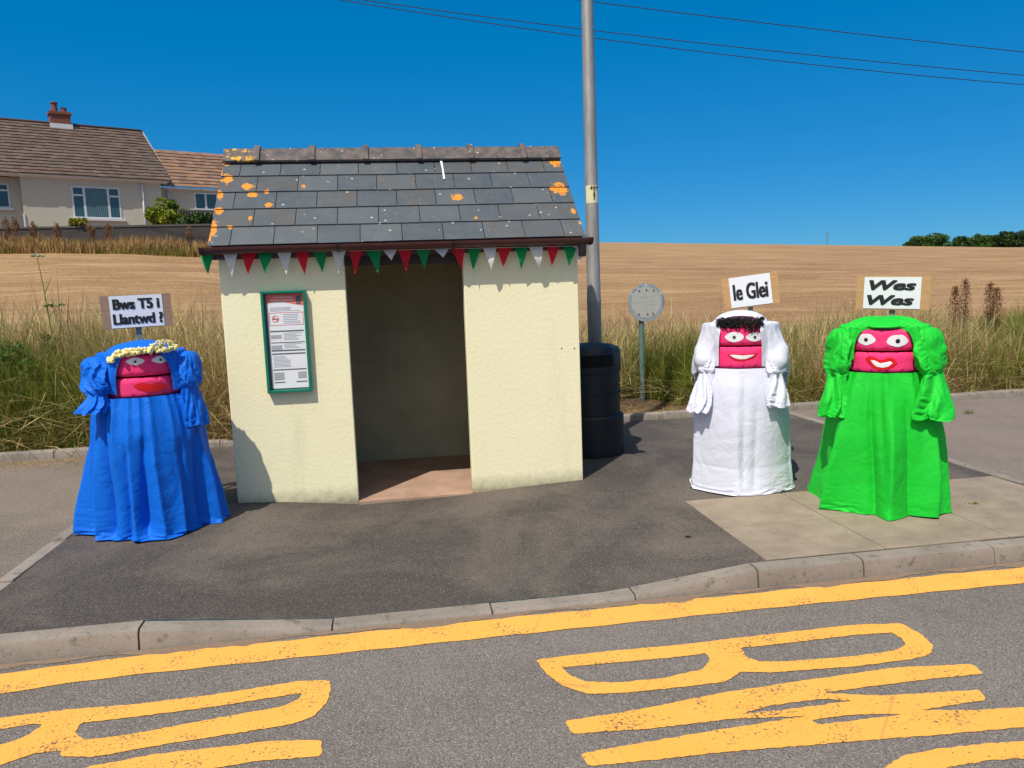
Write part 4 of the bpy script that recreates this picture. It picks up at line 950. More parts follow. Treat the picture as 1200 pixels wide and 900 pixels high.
# curly black hair on the white puppet
b = MB(); rr = random.Random(8); ztw = max(v.co.z for v in wt1.data.vertices)
for i in range(330):
    t = rr.uniform(-1, 1); s = t*.185; a = -PI/2+s/TR; z = ztw+.004+rr.uniform(-.012, .058)+(-.035 if .3 < t < .7 and rr.random() < .5 else 0); r = TR+rr.uniform(-.02, .025)
    c_ = np.array([r*math.cos(a), r*math.sin(a), z]); R_ = rr.uniform(.008, .016); ph = rr.uniform(0, 6.28); ax_ = rr.uniform(0, PI)
    pts = [c_+R_*np.array([math.cos(ph+k*.9)*math.cos(ax_), math.cos(ph+k*.9)*math.sin(ax_)-.004*k, math.sin(ph+k*.9)]) for k in range(7)]
    b.tube(pts, [.004, .004, .004, .0035, .003, .0025, .001], 4)
b.build('hair', M['hair'], pw_)

# placards on stakes behind each head
def place_placard(cpx, cpy, y, tilt, w, h, pw, ph, lines, wood, label, poff=(0, 0)):
    c_ = on_y(cpx, cpy, y); gz = float(pave_z(c_[0], y)); yaw = math.atan2(CX-c_[0], y-CY)
    return placard((float(c_[0]), y, gz), yaw, tilt, w, h, pw, ph, lines, wood, float(c_[2]), label, poff)
place_placard(160.5, 364.5, -.04, math.radians(-1), .515, .265, .385, .255, [('Bws T5 i', .060, .33, .078, .0055, 0, 0), ('Llantwd ?', -.058, .355, .08, .005, 0, .005)], M['wood_old'], 'weathered board reading Bws T5 i Llantwd above the blue puppet', (.0, 0))
place_placard(879.5, 341, -.12, math.radians(-6), .49, .285, .355, .27, [('Ie Glei', 0, .29, .14, .006, 0, 0)], M['wood'], 'tilted pine board reading Ie Glei above the white puppet', (.0, .003))
place_placard(1046, 343.5, -.93, math.radians(2.2), .545, .275, .415, .255, [('Wes', .062, .33, .075, .007, .25, .0), ('Wes', -.058, .33, .075, .007, .25, -.01)], M['wood'], 'pine board reading Wes Wes above the green puppet', (-.005, .002))

# ------------------------------------------------------------------ grass and weeds
def blades(name, base, h, w, phi, lean, col, mat, seedhead=None, droop=1.9):
    N = len(base); T = np.array([0, .33, .68, 1.]); wid = np.array([.9, 1., .7, .08]); wv = np.tile(wid, (N, 1))
    if seedhead is not None: wv = np.where(seedhead[:, None], np.array([.45, .4, 1.9, .3]), wv)
    ax = phi+rng.uniform(-1.2, 1.2, N)+PI/2; dx = np.cos(phi); dy = np.sin(phi); V = np.zeros((N, 4, 2, 3), np.float32)
    for k, t in enumerate(T):
        hor = lean*h*t**droop; c_ = base+np.stack([dx*hor, dy*hor, h*t*(1-.35*lean*t)], 1); o = (w*wv[:, k]*.5)[:, None]*np.stack([np.cos(ax), np.sin(ax), np.zeros(N)], 1); V[:, k, 0] = c_-o; V[:, k, 1] = c_+o
    q = np.array([[0, 1, 3, 2], [2, 3, 5, 4], [4, 5, 7, 6]]); F = (np.arange(N)[:, None, None]*8+q[None]).reshape(-1, 4)
    cv = np.repeat(col[:, None], 8, 1).reshape(N, 8, 3); return quads_mesh(name, V.reshape(-1, 3), F, cv.reshape(-1, 3), mat)
def patchy(x, y, s=1.): return np.sin(x*1.7*s+.6*np.sin(y*2.1*s))*np.cos(y*1.3*s+.8*np.sin(x*.9*s))
GREEN, OLIVE, STRAW, RUST, DARK = (np.array(c) for c in ((.13, .20, .022), (.235, .225, .045), (.54, .42, .20), (.26, .15, .075), (.055, .10, .02)))
def verge(name, N, x0, x1, hmax, straw_bias, seed):
    r = np.random.default_rng(seed); nt_ = N//12
    tx = r.uniform(x0, x1, nt_); ty = 3.12+2.9*r.beta(1.15, 1.2, nt_); k = r.integers(0, nt_, N); x = tx[k]+r.normal(0, .07, N); y = ty[k]+r.normal(0, .07, N); y = np.maximum(y, 2.98)
    bare = ((x-4.8)/.75)**2+((y-2.95)/1.15)**2 < 1; keep = ~bare; x, y, k = x[keep], y[keep], k[keep]; n = len(x)
    rise = .25+.75*sstep((y-2.95)/.9); th_ = r.uniform(.62, 1.1, nt_); h = hmax*rise*th_[k]*r.uniform(.45, 1.05, n)*(1+.14*patchy(x, y, .9))*np.where(y > 5.0, .85, 1)
    p = patchy(x, y, .8)+.35*r.normal(size=n)+straw_bias(x, y); tstraw = r.random(nt_)
    isS = (p+.9*(tstraw[k]-.5)) > .35; g = np.where(r.random(n)[:, None] < .38, GREEN, OLIVE)*r.uniform(.7, 1.45, n)[:, None]; g = np.where((r.random(n) < .15)[:, None], DARK, g)
    s_ = STRAW*r.uniform(.55, 1.25, n)[:, None]*(1+r.normal(0, .06, (n, 3))); col = np.clip(np.where(isS[:, None], s_, g), .01, .8)
    low = (r.random(n) < .22) & (y < 3.5); col = np.where(low[:, None], RUST*r.uniform(.6, 1.6, n)[:, None], col)
    base = np.stack([x, y, land_f(x, y)-.01], 1); lt = r.uniform(0, 2*PI, nt_); phi = lt[k]+r.normal(0, .9, n); lean = np.abs(r.normal(.45, .32, n)).clip(0, 1.4); w = r.uniform(.005, .012, n); sh_ = isS & (r.random(n) < .3) & (h > .5)
    br_ = (r.random(n) < .10) & (~isS); w = np.where(br_, r.uniform(.018, .032, n), w); h = np.where(br_, h*.7, h); sht = r.random(n) < .35; h = np.where(sht, h*.55, h); lean = np.where(sht, lean*1.9, lean); bent = r.random(n) < .05; lean = np.where(bent, r.uniform(1.4, 2.4, n), lean); col = np.where(bent[:, None], STRAW*1.25, col)
    h = np.where(sh_, h*1.12, h); lean = np.where(sh_, lean*.7, lean); w = np.where(sh_, w*.7, w)
    return tag(blades(name, base, h, w, phi, lean, col, M['blade'], sh_), kind='stuff')
verge('verge_grass', 80000, -8.5, .4, 1.55, lambda x, y: -.05+.75*sstep((y-3.9)/1.0)+.45*np.exp(-((x+.9)/.9)**2)*(y > 3.6), 1)
verge('verge_grass', 14000, .4, 3.3, 1.0, lambda x, y: -.2, 2)
verge('verge_grass', 95000, 3.3, 14.5, 1.07, lambda x, y: -.02+.45*sstep((y-4.3)/1.0)+.45*np.exp(-((x-9.2)/1.8)**2)+.5*np.exp(-((x-4.5)/.8)**2)*(y > 3.8), 3)
# dead straw and litter lying along the foot of the verge
r = np.random.default_rng(9); n = 9000; x = r.uniform(-7, 13, n); y = 2.93+np.abs(r.normal(0, .34, n)); base = np.stack([x, y, land_f(x, y)+r.uniform(0, .03, n)], 1)
tag(blades('dead_straw', base, r.uniform(.02, .09, n), r.uniform(.004, .01, n), r.uniform(0, 6.28, n), r.uniform(2, 4, n), STRAW*r.uniform(.35, 1.2, n)[:, None]*np.array([1, .88, .8]), M['blade'], droop=1.2), kind='stuff')
n = 2600; x = r.uniform(-6, -1.3, n); y = 2.68-np.abs(r.normal(0, .25, n)); base = np.stack([x, y, pave_z(x, y)+.004], 1)
tag(blades('dead_straw', base, r.uniform(.005, .02, n), r.uniform(.004, .008, n), r.uniform(0, 6.28, n), r.uniform(3, 9, n), STRAW*r.uniform(.5, 1.2, n)[:, None]*np.array([1, .85, .75]), M['blade'], droop=1.0), kind='stuff')
# stubble on the near part of the cut field
n = 16000; x = r.uniform(-22, 30, n); y = 6.3+30*r.beta(.9, 2.2, n); base = np.stack([x, y, land_f(x, y)-.01], 1)
c_ = STRAW*r.uniform(.8, 1.3, n)[:, None]*np.array([1.05, .95, .85]); tag(blades('field_stubble', base, r.uniform(.03, .09, n)*np.where(y < 7.5, 3.0, 1), r.uniform(.008, .016, n), r.uniform(0, 6.28, n), r.uniform(0, .8, n), c_, M['blade']), kind='stuff')
# strip of rough grass and rusty weeds below the garden wall
n = 26000; px = r.uniform(-260, 420, n); D = r.uniform(29.3, 32.4, n); Xc = (px-600)/900*D; xw = CX+Xc*math.cos(PSI)+D*math.sin(PSI); yw = CY-Xc*math.sin(PSI)+D*math.cos(PSI)
base = np.stack([xw, yw, land_f(xw, yw)-.02], 1); pn = patchy(xw, yw, .6)+r.normal(0, .4, n); c_ = np.where((pn > .1)[:, None], STRAW*np.array([.9, .75, .6]), OLIVE)*r.uniform(.5, 1.2, n)[:, None]; c_ = np.where((r.random(n) < .22)[:, None], RUST*np.array([1.3, 1, 1]), c_)
tag(blades('rough_grass', base, r.uniform(.12, .5, n)*(1+.5*pn.clip(-1, 1)), r.uniform(.02, .045, n), r.uniform(0, 6.28, n), np.abs(r.normal(.2, .15, n)), c_, M['blade']), kind='stuff')

def leaves(name, cen, rad, N, size, cols, parent, seed, mat=None, clumps=14):
    """an uneven crown of leaf faces gathered in clumps"""
    r = np.random.default_rng(seed); cl = r.normal(size=(clumps, 3)); cl /= np.linalg.norm(cl, axis=1)[:, None]; cl *= r.uniform(.35, .95, clumps)[:, None]**.6; cr = r.uniform(.22, .45, clumps); k = r.integers(0, clumps, N)
    d = r.normal(size=(N, 3)); d /= np.linalg.norm(d, axis=1)[:, None]; p = cl[k]+d*(cr[k]*r.uniform(.55, 1.05, N)**.5)[:, None]; P = np.array(cen)+p*np.array(rad)
    u = r.normal(size=(N, 3)); u /= np.linalg.norm(u, axis=1)[:, None]; v = np.cross(u, r.normal(size=(N, 3))); v /= np.linalg.norm(v, axis=1)[:, None]; s = (size*r.uniform(.6, 1.4, N))[:, None]
    V = np.stack([P-u*s, P+v*s*.45, P+u*s, P-v*s*.45], 1).reshape(-1, 3); F = np.arange(N*4).reshape(N, 4); cc = np.array(cols); ci = r.integers(0, len(cc), clumps)[k]; ci = np.where(r.random(N) < .35, r.integers(0, len(cc), N), ci); col = cc[ci]*r.uniform(.75, 1.3, N)[:, None]
    return quads_mesh(name, V, F, np.repeat(col, 4, 0), mat or M['leaf'], parent)
M['bark'] = m_plain('bark', (.09, .065, .045), .9, var=.3, bump=.4)
M['stemgreen'] = m_plain('green_stem', (.13, .17, .05), .6)
M['stemrust'] = m_plain('dry_brown_stem', (.16, .07, .035), .8)

def dock(px, ytop, ybot, y, label, grp, w=.07, seed=0):
    top = on_y(px, ytop, y) if not callable(y) else None; zg = float(land_f(top[0], y)); bot = (top[0]+.03, y, zg); H = top[2]-zg
    o = empty('dock_plant', bot, 0, label, 'dock plant', grp); r = np.random.default_rng(seed)
    MB().tube([(0, 0, 0), (.01, 0, H*.5), (-.03, 0, H*.97)], [.008, .006, .003], 6).build('stem', M['stemrust'], o)
    N = 1700; zz = H*(.45+.55*r.random(N)); br = np.sin((zz/H-.45)/.55*PI*.86+.3)*w; side = r.integers(-3, 4, N)/3.; P = np.stack([br*side+r.normal(0, .012, N)-.02*zz/H, r.normal(0, .03, N), zz+abs(side)*.04+r.normal(0, .01, N)], 1)
    u = r.normal(size=(N, 3)); u /= np.linalg.norm(u, axis=1)[:, None]; v = np.cross(u, [0, 0, 1.]); s = .011*r.uniform(.6, 1.5, N)[:, None]; V = np.stack([P-u*s, P+v*s, P+u*s, P-v*s], 1).reshape(-1, 3)
    quads_mesh('seed_head', V, np.arange(N*4).reshape(N, 4), np.repeat(RUST*np.array([1.1, .95, .9])*r.uniform(.6, 1.6, N)[:, None], 4, 0), M['leaf'], o); return o
G1 = 'rusty dock stalks standing in the grass verge'
for i, (px, yt, lb_) in enumerate([(1119, 337, 'rusty dock stalk left of the tallest two by the green puppet'), (1131, 329, 'tallest rusty dock stalk in the verge beside the green placard'), (1160, 333, 'rusty dock stalk nearest the right edge of the verge'), (1168, 339, 'shorter rusty dock stalk at the far right of the verge')]):
    dock(px, yt, 0, 4.9+.1*(i % 3), lb_, G1, .09, i)
# tall hogweed
hx = on_y(43, 299, 4.7); zg = float(land_f(hx[0], 4.7)); hw = empty('hogweed', (hx[0]+.05, 4.7, zg), 0, 'tall green hogweed with a pale flower head above the left verge', 'wild plant'); H = float(hx[2])-zg
MB().tube([(.04, 0, 0), (.03, 0, H*.5), (-.01, 0, H*.8), (-.05, 0, H)], [.013, .01, .007, .004], 8).tube([(.0, 0, H*.75), (.10, 0, H*.86)], [.006, .003], 6).tube([(.02, 0, H*.6), (.15, .02, H*.68)], [.006, .003], 6).build('stem', M['stemgreen'], hw)
leaves('leaf', (.10, 0, H*.68), (.12, .05, .03), 34, .03, [(.08, .17, .03), (.12, .22, .05)], hw, 3, clumps=5); leaves('leaf', (0.0, 0, H*.42), (.14, .08, .12), 60, .04, [(.06, .14, .03), (.10, .2, .04)], hw, 4, clumps=7)
leaves('flower_head', (-.05, 0, H), (.09, .06, .03), 260, .012, [(.35, .42, .22), (.5, .52, .35)], hw, 5, clumps=8)
# leafy greens in the verge, left
for i, (px, py, y, s_, lb_) in enumerate([(5, 420, 4.0, .4, 'dark leafy clump at the left edge of the verge'), (1155, 440, 3.7, .22, 'low green leafy clump in the verge right of the green puppet')]):
    p = on_y(px, py, y); zg = float(land_f(p[0], y)); o = empty('leafy_plant', (p[0], y, zg), 0, lb_, 'wild plant', 'leafy plants in the verge'); h = max(.2, p[2]-zg)
    leaves('foliage', (0, 0, h*.75), (s_, s_*.6, h*.45), 2600, .02, [(.08, .17, .03), (.13, .22, .045), (.06, .13, .025)], o, 30+i, clumps=16); MB().tube([(0, 0, 0), (0, 0, h*.8)], [.01, .004], 6).build('stem', M['stemgreen'], o)

# small litter
def litter(px, py, name, label, s_, mat, seed, z=None):
    p = on_z(px, py, 0); zz = float(pave_z(p[0], p[1])) if p[1] < 2.8 else float(land_f(p[0], p[1])); p = on_z(px, py, zz); b = MB(); blob(b, (0, 0, s_*.4), s_, seed); o = b.build(name, mat); o.location = (float(p[0]), float(p[1]), zz+.002); o.scale = (1, .8, .45); return tag(o, label, 'stone', 'pale stones lying on the path')
litter(296, 679, 'pebble', 'white pebble on dark tarmac in front of the left pier', .014, M['paper'], 2)
litter(294, 637, 'pebble', 'white pebble on dark tarmac nearest the shelter', .010, M['paper'], 3)
litter(283, 607, 'pebble', 'pale stone chip close to the foot of the left pier', .012, M['slab'], 4)
litter(600, 583, 'pebble', 'pale stone chip near the right pier', .010, M['slab'], 6)
litter(637, 582, 'pebble', 'pale stone chip below the right pier, furthest right', .010, M['slab'], 7)
pz = on_z(36, 520, .02); dbr = MB().box((-.13, -.09, 0), (.13, .09, .02)).build('broken_slate', m_plain('weathered_slate_piece', (.16, .15, .15), .7), bevel=.004); dbr.location = (float(pz[0]), float(pz[1])+.1, float(land_f(pz[0], pz[1]+.1))+.05); dbr.rotation_euler = (.55, .1, .3); tag(dbr, 'broken piece of grey slate leaning in the dead grass by the left kerb', 'slate')
lf = MB().add([(-.03, 0, 0), (0, -.012, .012), (.035, 0, .002), (0, .012, .008)], [(0, 1, 2, 3)]).build('fallen_leaf', M['ink']); p = on_z(806, 627, -.04); lf.location = (float(p[0]), float(p[1]), float(pave_z(p[0], p[1]))+.008); tag(lf, 'small dark curled leaf on the tarmac before the white puppet', 'leaf')
# little tufts in kerb joints
for i, (px, py, lb_) in enumerate([(1135, 484, 'small green weed against the far kerb on the right'), (1142, 588, 'tiny weed in the slab joint right of the green puppet'), (1100, 478, 'small weed tuft at the far kerb behind the green puppet')]):
    p = on_z(px, py, -.02); zz = float(pave_z(p[0], min(p[1], 2.7))); n = 40; bs = np.stack([p[0]+r.normal(0, .03, n), np.full(n, min(p[1], 2.72))+r.normal(0, .015, n), np.full(n, zz)], 1)
    tag(blades('weed_tuft', bs, r.uniform(.03, .10, n)*(1 if i != 1 else .4), r.uniform(.004, .008, n), r.uniform(0, 6.28, n), r.uniform(.3, 1, n), np.tile(GREEN*1.1, (n, 1)), M['blade']), lb_, 'weed', 'weeds growing in the path joints')

# ------------------------------------------------------------------ house, garden wall, far trees, wires
A = at_depth(0, 203, 36.0); Bp = at_depth(196, 213, 40.3); yawh = math.atan2(Bp[1]-A[1], Bp[0]-A[0]); ze = (A[2]+Bp[2])/2; ux = np.array([math.cos(yawh), math.sin(yawh), 0]); un = np.array([math.sin(yawh), -math.cos(yawh), 0])
zg_ = ze-2.75; HB = np.array([Bp[0], Bp[1], zg_]); EH = ze-zg_
def hpt(px, py, off=0.0):   # a point of the facade in house coordinates (x along, z up); off = set back
    p = on_plane(px, py, HB-un*(.35+off), un)-HB; return float(p@ux), float(p[2])
hs_ = empty('bungalow', HB, yawh, 'cream bungalow with brown tiled roof and brick chimney behind the garden wall', 'house')
M['hwall'] = m_plain('cream_house_render', (.50, .47, .385), .85, var=.06, scale=3, bump=.2); M['hwhite'] = m_plain('white_upvc', (.62, .63, .66), .5, var=.04)
def m_tiles(name, c1, c2, c3):
    n = NT(name); at = n.n('ShaderNodeAttribute', attribute_name='col'); sp_ = n.n('ShaderNodeSeparateColor'); n.l(at.outputs['Color'], sp_.inputs[0])
    c = n.mix(sp_.outputs[0], c1, c2); c = n.mix(n.math('MULTIPLY', sp_.outputs[1], .55), c, c3); c = n.mix(n.math('MULTIPLY', n.ramp(n.noise(1.4, 6, .7), [(.45, 0), (.7, 1)]), .4), c, c3); n.col(c).p(.9); return n.m
M['tiles'] = m_tiles('brown_roof_tiles', (.085, .052, .042), (.15, .095, .072), (.095, .08, .068)); M['tiles2'] = m_tiles('orange_roof_tiles', (.16, .085, .05), (.28, .15, .085), (.19, .13, .095))
M['brick'] = m_plain('red_brick', (.19, .06, .042), .85, var=.3, scale=6); M['hglass'] = m_plain('window_glass', (.05, .10, .12), .08, var=.1); M['blind'] = m_plain('teal_blinds', (.10, .19, .21), .4, var=.3, scale=2)
xl = -17.0; back = 8.5; xc = hpt(27, 240)[0]
hb = MB(); hb.box((xc, .35, -.4), (-.25, back, EH)).build('wall', M['hwall'], hs_)
MB().box((xl, .95, -.4), (xc-.002, back-.01, EH-.02)).build('wall', M['hwall'], hs_)
# white kerb line / plinth band
MB().box((xl, .20, EH-.06), (.05, .42, EH+.02)).build('fascia', M['hwhite'], hs_); MB().tube([(xl, .10, EH+.04), (.1, .10, EH+.04)], .06, 8).build('gutter', M['hwhite'], hs_, smooth=True)
def tiled(nm, x0, x1, y0, z0, y1, z1, mat, parent, tw=.30, rows=16, seed=1, both=None, x1top=None, col=None):
    rr = random.Random(seed); V = []; F = []; CO = []; L_ = math.hypot(y1-y0, z1-z0); d = np.array([0, (y1-y0)/L_, (z1-z0)/L_]); nn = np.array([0, -d[2], d[1]]); rh = L_/rows
    for rw in range(rows):
        off = (rw % 2)*tw/2; xe_ = x1 if x1top is None else x1+(x1top-x1)*(rw+.5)/rows; x = x0
        first = True
        while x < xe_-.02:
            xn = min(x+(off if first and off else tw), xe_); first = False; a = rw*rh+rr.uniform(-.015, .015); b_ = (rw+1)*rh+.05; li = .06+rr.uniform(-.012, .012); P = []
            for (xx, t, lf_) in ((x+.003, a, li), (xn-.003, a, li), (xn-.003, b_, .01), (x+.003, b_, .01), (x+.003, a, li-.05), (xn-.003, a, li-.05)): P.append(np.array([xx, y0, z0])+d*t+nn*lf_)
            i = len(V); V += P; F += [(i, i+1, i+2, i+3), (i+4, i+5, i+1, i)]; CO += [(rr.random(), rr.random()**2, 0)]*6; x = xn
    return quads_mesh(nm, np.array(V), np.array(F), np.array(CO), mat, parent)
ry = 4.4; rz_ = EH+.1+ry*.72
tiled('roof', xl, .25, -.02, EH+.06, ry, rz_, M['tiles'], hs_, .33, 17, 1, x1top=-.05)
MB().add([(xl, ry, rz_), (0, ry, rz_), (.2, 2*ry, EH+.06), (xl, 2*ry, EH+.06)], [(0, 1, 2, 3)]).build('rear_roof', M['tiles'], hs_)
MB().add([(-.26, .35, EH), (-.26, back, EH), (-.26, ry, rz_-.1), (-.3, .35, EH), (-.3, back, EH), (-.3, ry, rz_-.1)], [(0, 1, 2), (3, 5, 4), (0, 2, 5, 3), (1, 4, 5, 2), (0, 3, 4, 1)]).build('gable', M['hwall'], hs_)
MB().add([(.22, 0, EH+.03), (.22, 0, EH-.05), (.0, ry, rz_-.08), (.0, ry, rz_+.04), (.26, 0, EH+.03), (.26, 0, EH-.05), (.03, ry, rz_-.08), (.03, ry, rz_+.04)], [(0, 3, 2, 1), (4, 5, 6, 7), (0, 1, 5, 4), (3, 7, 6, 2)]).build('barge_board', M['hwhite'], hs_)
MB().tube([(xl, ry, rz_+.02), (-.02, ry, rz_+.02)], .10, 8).build('ridge', M['tiles'], hs_, smooth=True)
# chimney: find where it crosses the ridge plane
cpt = on_plane(70, 140, HB+np.array([0, 0, 0])-un*ry, un)-HB; cx_ = float(cpt@ux)
ch = MB(); ch.box((cx_-.46, ry-.35, rz_-.5), (cx_+.46, ry+.35, rz_+.45)).box((cx_-.52, ry-.41, rz_+.45), (cx_+.52, ry+.41, rz_+.60)); cho = ch.build('chimney', M['brick'], hs_, bevel=.01)
MB().lathe([(.16, 0), (.14, .42), (.18, .44), (.18, .5)], 14, (cx_-.2, ry, rz_+.60)).build('chimney_pot', M['brick'], cho); MB().lathe([(.15, 0), (.13, .22), (.16, .26)], 14, (cx_+.22, ry, rz_+.60)).build('chimney_pot', M['brick'], cho)
MB().box((cx_-.52, ry-.40, rz_-.3), (cx_+.52, ry-.352, rz_-.02)).build('lead_flashing', M['hwhite'], cho)
def window(x0, x1, z0, z1, splits, parent, ypl=.35, top=True):
    f = MB(); t = .07
    f.box((x0, ypl-.03, z0), (x0+t, ypl+.05, z1)).box((x1-t, ypl-.03, z0), (x1, ypl+.05, z1)).box((x0+t, ypl-.03, z0), (x1-t, ypl+.05, z0+t)).box((x0+t, ypl-.03, z1-t), (x1-t, ypl+.05, z1))
    for i, (s, tr) in enumerate(splits): xx = x0+(x1-x0)*s; f.box((xx-.05, ypl-.028, z0+t), (xx+.05, ypl+.05, z1-t))
    if top:
        zt_ = z0+(z1-z0)*.72; sp_ = [x0]+[x0+(x1-x0)*s for s, _ in splits]+[x1]
        for i in range(len(sp_)-1):
            if i in (0, len(sp_)-2) and len(sp_) > 2 or len(sp_) == 2: f.box((sp_[i]+.07, ypl-.026, zt_-.04), (sp_[i+1]-.07, ypl+.05, zt_+.04))
    o = f.build('window', M['hwhite'], parent); MB().box((x0+t*.5, ypl-.012, z0+t*.5), (x1-t*.5, ypl-.004, z1-t*.5)).build('pane', M['hglass'], o)
    return o
a0 = hpt(83, 220); a1 = hpt(143, 256.5); wz1 = hpt(110, 219)[1]; wz0 = hpt(112, 256)[1]
wo_ = window(a0[0], a1[0], wz0, wz1, [(.25, 1), (.75, 1)], hs_, .35)
bl = MB(); xx = a0[0]+(a1[0]-a0[0])*.27
while xx < a0[0]+(a1[0]-a0[0])*.73: bl.box((xx, .328, wz0+.09), (xx+.06, .334, wz1-.09)); xx += .085
bl.build('vertical_blinds', M['blind'], wo_)
MB().box((a0[0]-.15, .22, wz0-.11), (a1[0]+.15, .36, wz0-.01)).build('window_sill', M['hwhite'], wo_)
b0 = hpt(-35, 214, .6); b1 = hpt(13, 244, .6); wz = window(b0[0], b1[0], b1[1], hpt(5, 215, .6)[1], [], hs_, .95); MB().box((b0[0]-.1, .8, b1[1]-.1), (b1[0]+.1, .96, b1[1]-.005)).build('window_sill', M['hwhite'], wz)
# white base panel seen low on the wall, down pipes
for px in (168,): xq = hpt(px, 240)[0]; MB().tube([(xq, .28, EH-.05), (xq, .28, -.3)], .045, 8).build('down_pipe', M['hwhite'], hs_, smooth=True)
xq = xc; MB().box((xq-.05, .30, -.3), (xq+.03, .349, 1.0)).build('corner_trim', M['hwhite'], hs_)
# side wing, set back
sb = .9; wx0, wx1 = -.24, 6.0; wg = EH-.12
MB().box((wx0, .35+sb, -.4), (wx1, 6.5, wg)).build('wing_wall', M['hwall'], hs_)
tiled('wing_roof', -.6, wx1+.2, sb-.02+.1, wg+.02, sb+3.4, wg+2.45, M['tiles2'], hs_, .33, 11, 4)
MB().box((wx0+.3, sb+.15, wg-.08), (wx1+.2, sb+.34, wg+.0)).build('wing_fascia', M['hwhite'], hs_)
MB().tube([(wx0+.5, sb+.28, wg-.05), (wx0+.5, sb+.28, -.2)], .045, 8).build('down_pipe', M['hwhite'], hs_, smooth=True)
MB().add([(wx1, sb+.36, wg), (wx1, 6.4, wg), (wx1, sb+3.4, wg+2.4)], [(0, 1, 2)]).build('wing_gable', M['hwall'], hs_)
c0 = hpt(227, 226, sb); c1 = hpt(256, 246, sb); window(c0[0], c1[0], hpt(240, 246, sb)[1], hpt(240, 226, sb)[1], [(.48, 1)], hs_, .35+sb, top=False)
# garden wall of dark boards
w0 = at_depth(-60, 262, 32.4); w1 = at_depth(262, 267, 34.6); yw_ = math.atan2(w1[1]-w0[1], w1[0]-w0[0]); Lw = float(np.hypot(*(w1-w0)[:2])); zt0 = (w0[2]+w1[2])/2
gw = empty('garden_wall', (w0[0], w0[1], zt0-1.3), yw_, 'low dark grey garden wall in front of the bungalow', 'garden wall'); M['dkwall'] = m_plain('dark_grey_blockwork', (.05, .045, .045), .9, var=.35, scale=2.5, bump=.3); M['coping'] = m_plain('coping', (.09, .083, .078), .9)
MB().box((-6, 0, -.6), (Lw+8, .2, 1.22)).build('wall', M['dkwall'], gw); MB().box((-6, -.03, 1.221), (Lw+8, .23, 1.3)).build('coping', M['coping'], gw)
# bush, slatted fence and dark shrub in the garden
def bush(px, pyt, pyb, D, rx, label, cols, seed, n=3000, grp=None):
    t = at_depth(px, pyt, D); b_ = at_depth(px, pyb, D); h = t[2]-b_[2]; o = empty('shrub', (b_[0], b_[1], b_[2]), 0, label, 'shrub', grp)
    leaves('foliage', (0, 0, h*.5), (rx, rx*.8, h*.55), n, .09, cols, o, seed, clumps=26); MB().tube([(0, 0, -.5), (0, 0, h*.5)], [.07, .03], 8).build('stem', M['bark'], o); return o
bush(197, 235, 267, 36.0, .85, 'round yellow green shrub in front of the bungalow wing', [(.28, .30, .03), (.20, .26, .03), (.12, .18, .03)], 51, 3500)
bush(232, 252, 268, 35.4, .85, 'dark green low shrub beside the yellow green one', [(.04, .08, .02), (.06, .11, .03)], 52, 2200)
fc = at_depth(236, 247, 36.4); fe = empty('slat_fence', (fc[0], fc[1], fc[2]-.9), yawh, 'short brown slatted fence panel by the bungalow wing', 'fence'); fb = MB()
for k in range(16): fb.box((-.95+k*.125, 0, 0), (-.95+k*.125+.085, .03, .82))
fb.build('slats', m_plain('brown_fence_stain', (.07, .035, .02), .8), fe); MB().box((-1.0, -.03, .83), (1.05, .06, .92)).build('top_rail', M['coping'], fe); MB().box((-1.03, -.06, -.4), (-.95, .05, .95)).build('post', M['coping'], fe)
bush(92, 257, 268, 33.6, .45, 'small yellow flowering shrub peeping over the garden wall', [(.34, .28, .03), (.2, .2, .04)], 53, 700)
G2 = 'rusty dock stalks below the garden wall'
for i, (px, yt, lb_) in enumerate([(6, 258, 'rusty weed stalk at the left edge below the garden wall'), (17, 256, 'second rusty weed stalk from the left below the garden wall'), (38, 262, 'rusty weed stalk under the left part of the garden wall'), (106, 266, 'thin rusty stalk below the big bungalow window'), (126, 265, 'rusty stalk below the right end of the big window'), (222, 268, 'rusty stalk near the shelter roof corner'), (66, 263, 'brown weed stalk under the left end of the big window')]):
    t = at_depth(px, yt, 31.3); zg = float(land_f(t[0], t[1])); H = max(.6, t[2]-zg); o = empty('dock_plant', (t[0], t[1], zg), 0, lb_, 'dock plant', G2)
    MB().tube([(0, 0, 0), (0, 0, H*.97)], [.02, .01], 5).build('stem', M['stemrust'], o); leaves('seed_head', (0, 0, H*.72), (.16, .14, H*.36), 800, .026, [(.26, .10, .05), (.20, .10, .05), (.24, .16, .07)], o, 60+i, clumps=22)

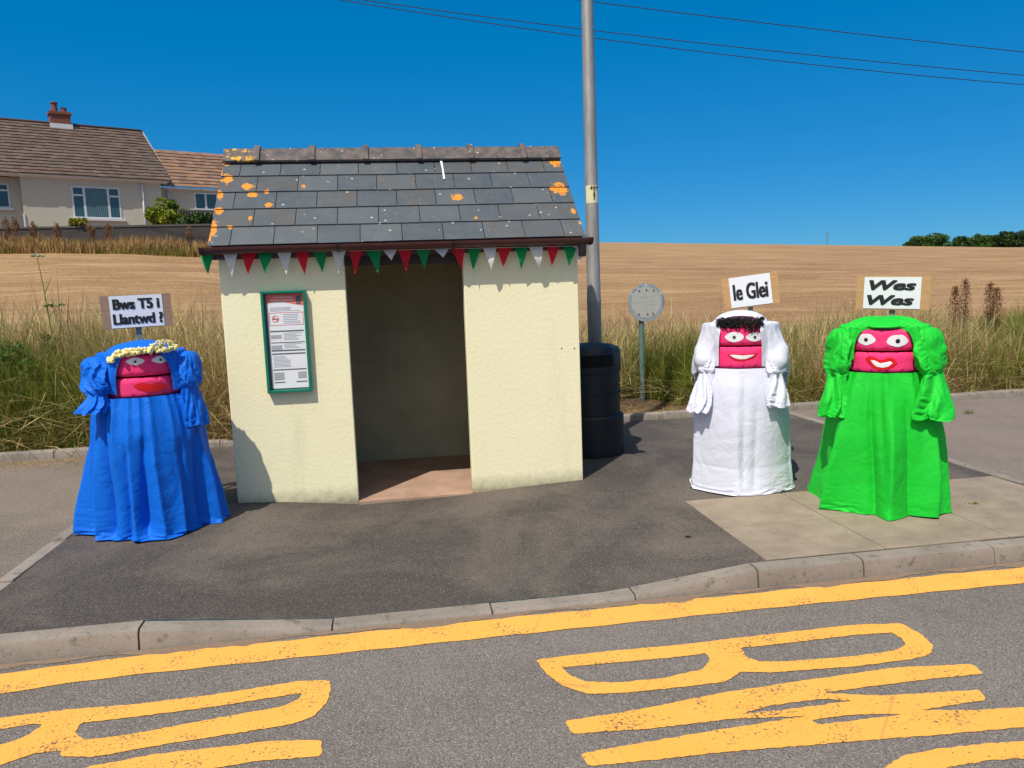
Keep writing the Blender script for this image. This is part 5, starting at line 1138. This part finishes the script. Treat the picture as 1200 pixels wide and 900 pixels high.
# far trees along the crest of the field
def far_tree(px, pyt, D, wpx, label, cols, seed, n=5200):
    t = at_depth(px, pyt, D); zg = float(land_z(t[0], t[1])); zg = min(zg, t[2]-4.5); H = t[2]-zg; o = empty('tree', (t[0], t[1], zg), 0, label, 'tree', 'trees along the crest of the field'); rx = wpx/900*D/2
    MB().tube([(0, 0, -1), (.1, 0, H*.4), (0, .1, H*.7)], [.28, .2, .08], 8).tube([(.1, 0, H*.35), (rx*.4, 0, H*.7)], [.12, .04], 6).tube([(.1, 0, H*.35), (-rx*.4, .2, H*.7)], [.12, .04], 6).build('trunk', M['bark'], o)
    leaves('crown', (0, 0, H*.62), (rx, rx*.8, H*.42), n, .26, cols, o, seed, clumps=40); return o
DG = [(.035, .075, .02), (.05, .10, .025), (.028, .055, .02)]; LG = [(.06, .13, .025), (.045, .10, .02), (.08, .14, .03)]
for i, (px, pt, wp, lb_, cs) in enumerate([(1088, 276, 44, 'rounded green tree standing alone on the field crest', LG), (1127, 279, 26, 'small dark tree at the left end of the crest hedge', DG), (1148, 277.5, 30, 'second tree from the left in the crest hedge', LG), (1172, 273.5, 40, 'dark tree in the middle of the crest hedge', DG), (1194, 271, 44, 'tallest tree of the crest hedge at the right edge', DG), (1068, 283.5, 22, 'low bush left of the lone tree on the crest', DG)]):
    far_tree(px, pt, 165, wp, lb_, cs, 80+i)
far_tree(1230, 272, 165, 48, 'tree beyond the right edge of the crest hedge', LG, 90)
pt = at_depth(969.5, 272, 150); zz = float(land_z(pt[0], pt[1])); fpz = empty('distant_pole', (pt[0], pt[1], zz), 0, 'thin distant post on the crest of the field', 'pole'); MB().tube([(0, 0, -.5), (0, 0, pt[2]-zz)], .09, 8).build('shaft', M['stake'], fpz); MB().box((-.16, -.05, pt[2]-zz-.25), (.16, .05, pt[2]-zz)).build('cap', M['stake'], fpz)
# overhead wires
def wire(pts, y, label):
    c = np.polyfit([p[0] for p in pts], [p[1] for p in pts], 2); xs_ = np.linspace(-50, 1500, 60); P = [on_y(x, np.polyval(c, x), y) for x in xs_]
    return tag(MB().tube(P, .016, 6).build('overhead_wire', M['ink'], smooth=True), label, 'wire', 'overhead wires crossing the sky')
wire([(663, -2), (930, 31), (1200, 61)], 24, 'uppermost of the three thin overhead wires'); wire([(430, 1), (640, 28), (920, 62), (1200, 88)], 24.4, 'middle of the three thin overhead wires'); wire([(392, -1), (640, 36), (920, 73), (1200, 99)], 24.8, 'lowest of the three thin overhead wires')
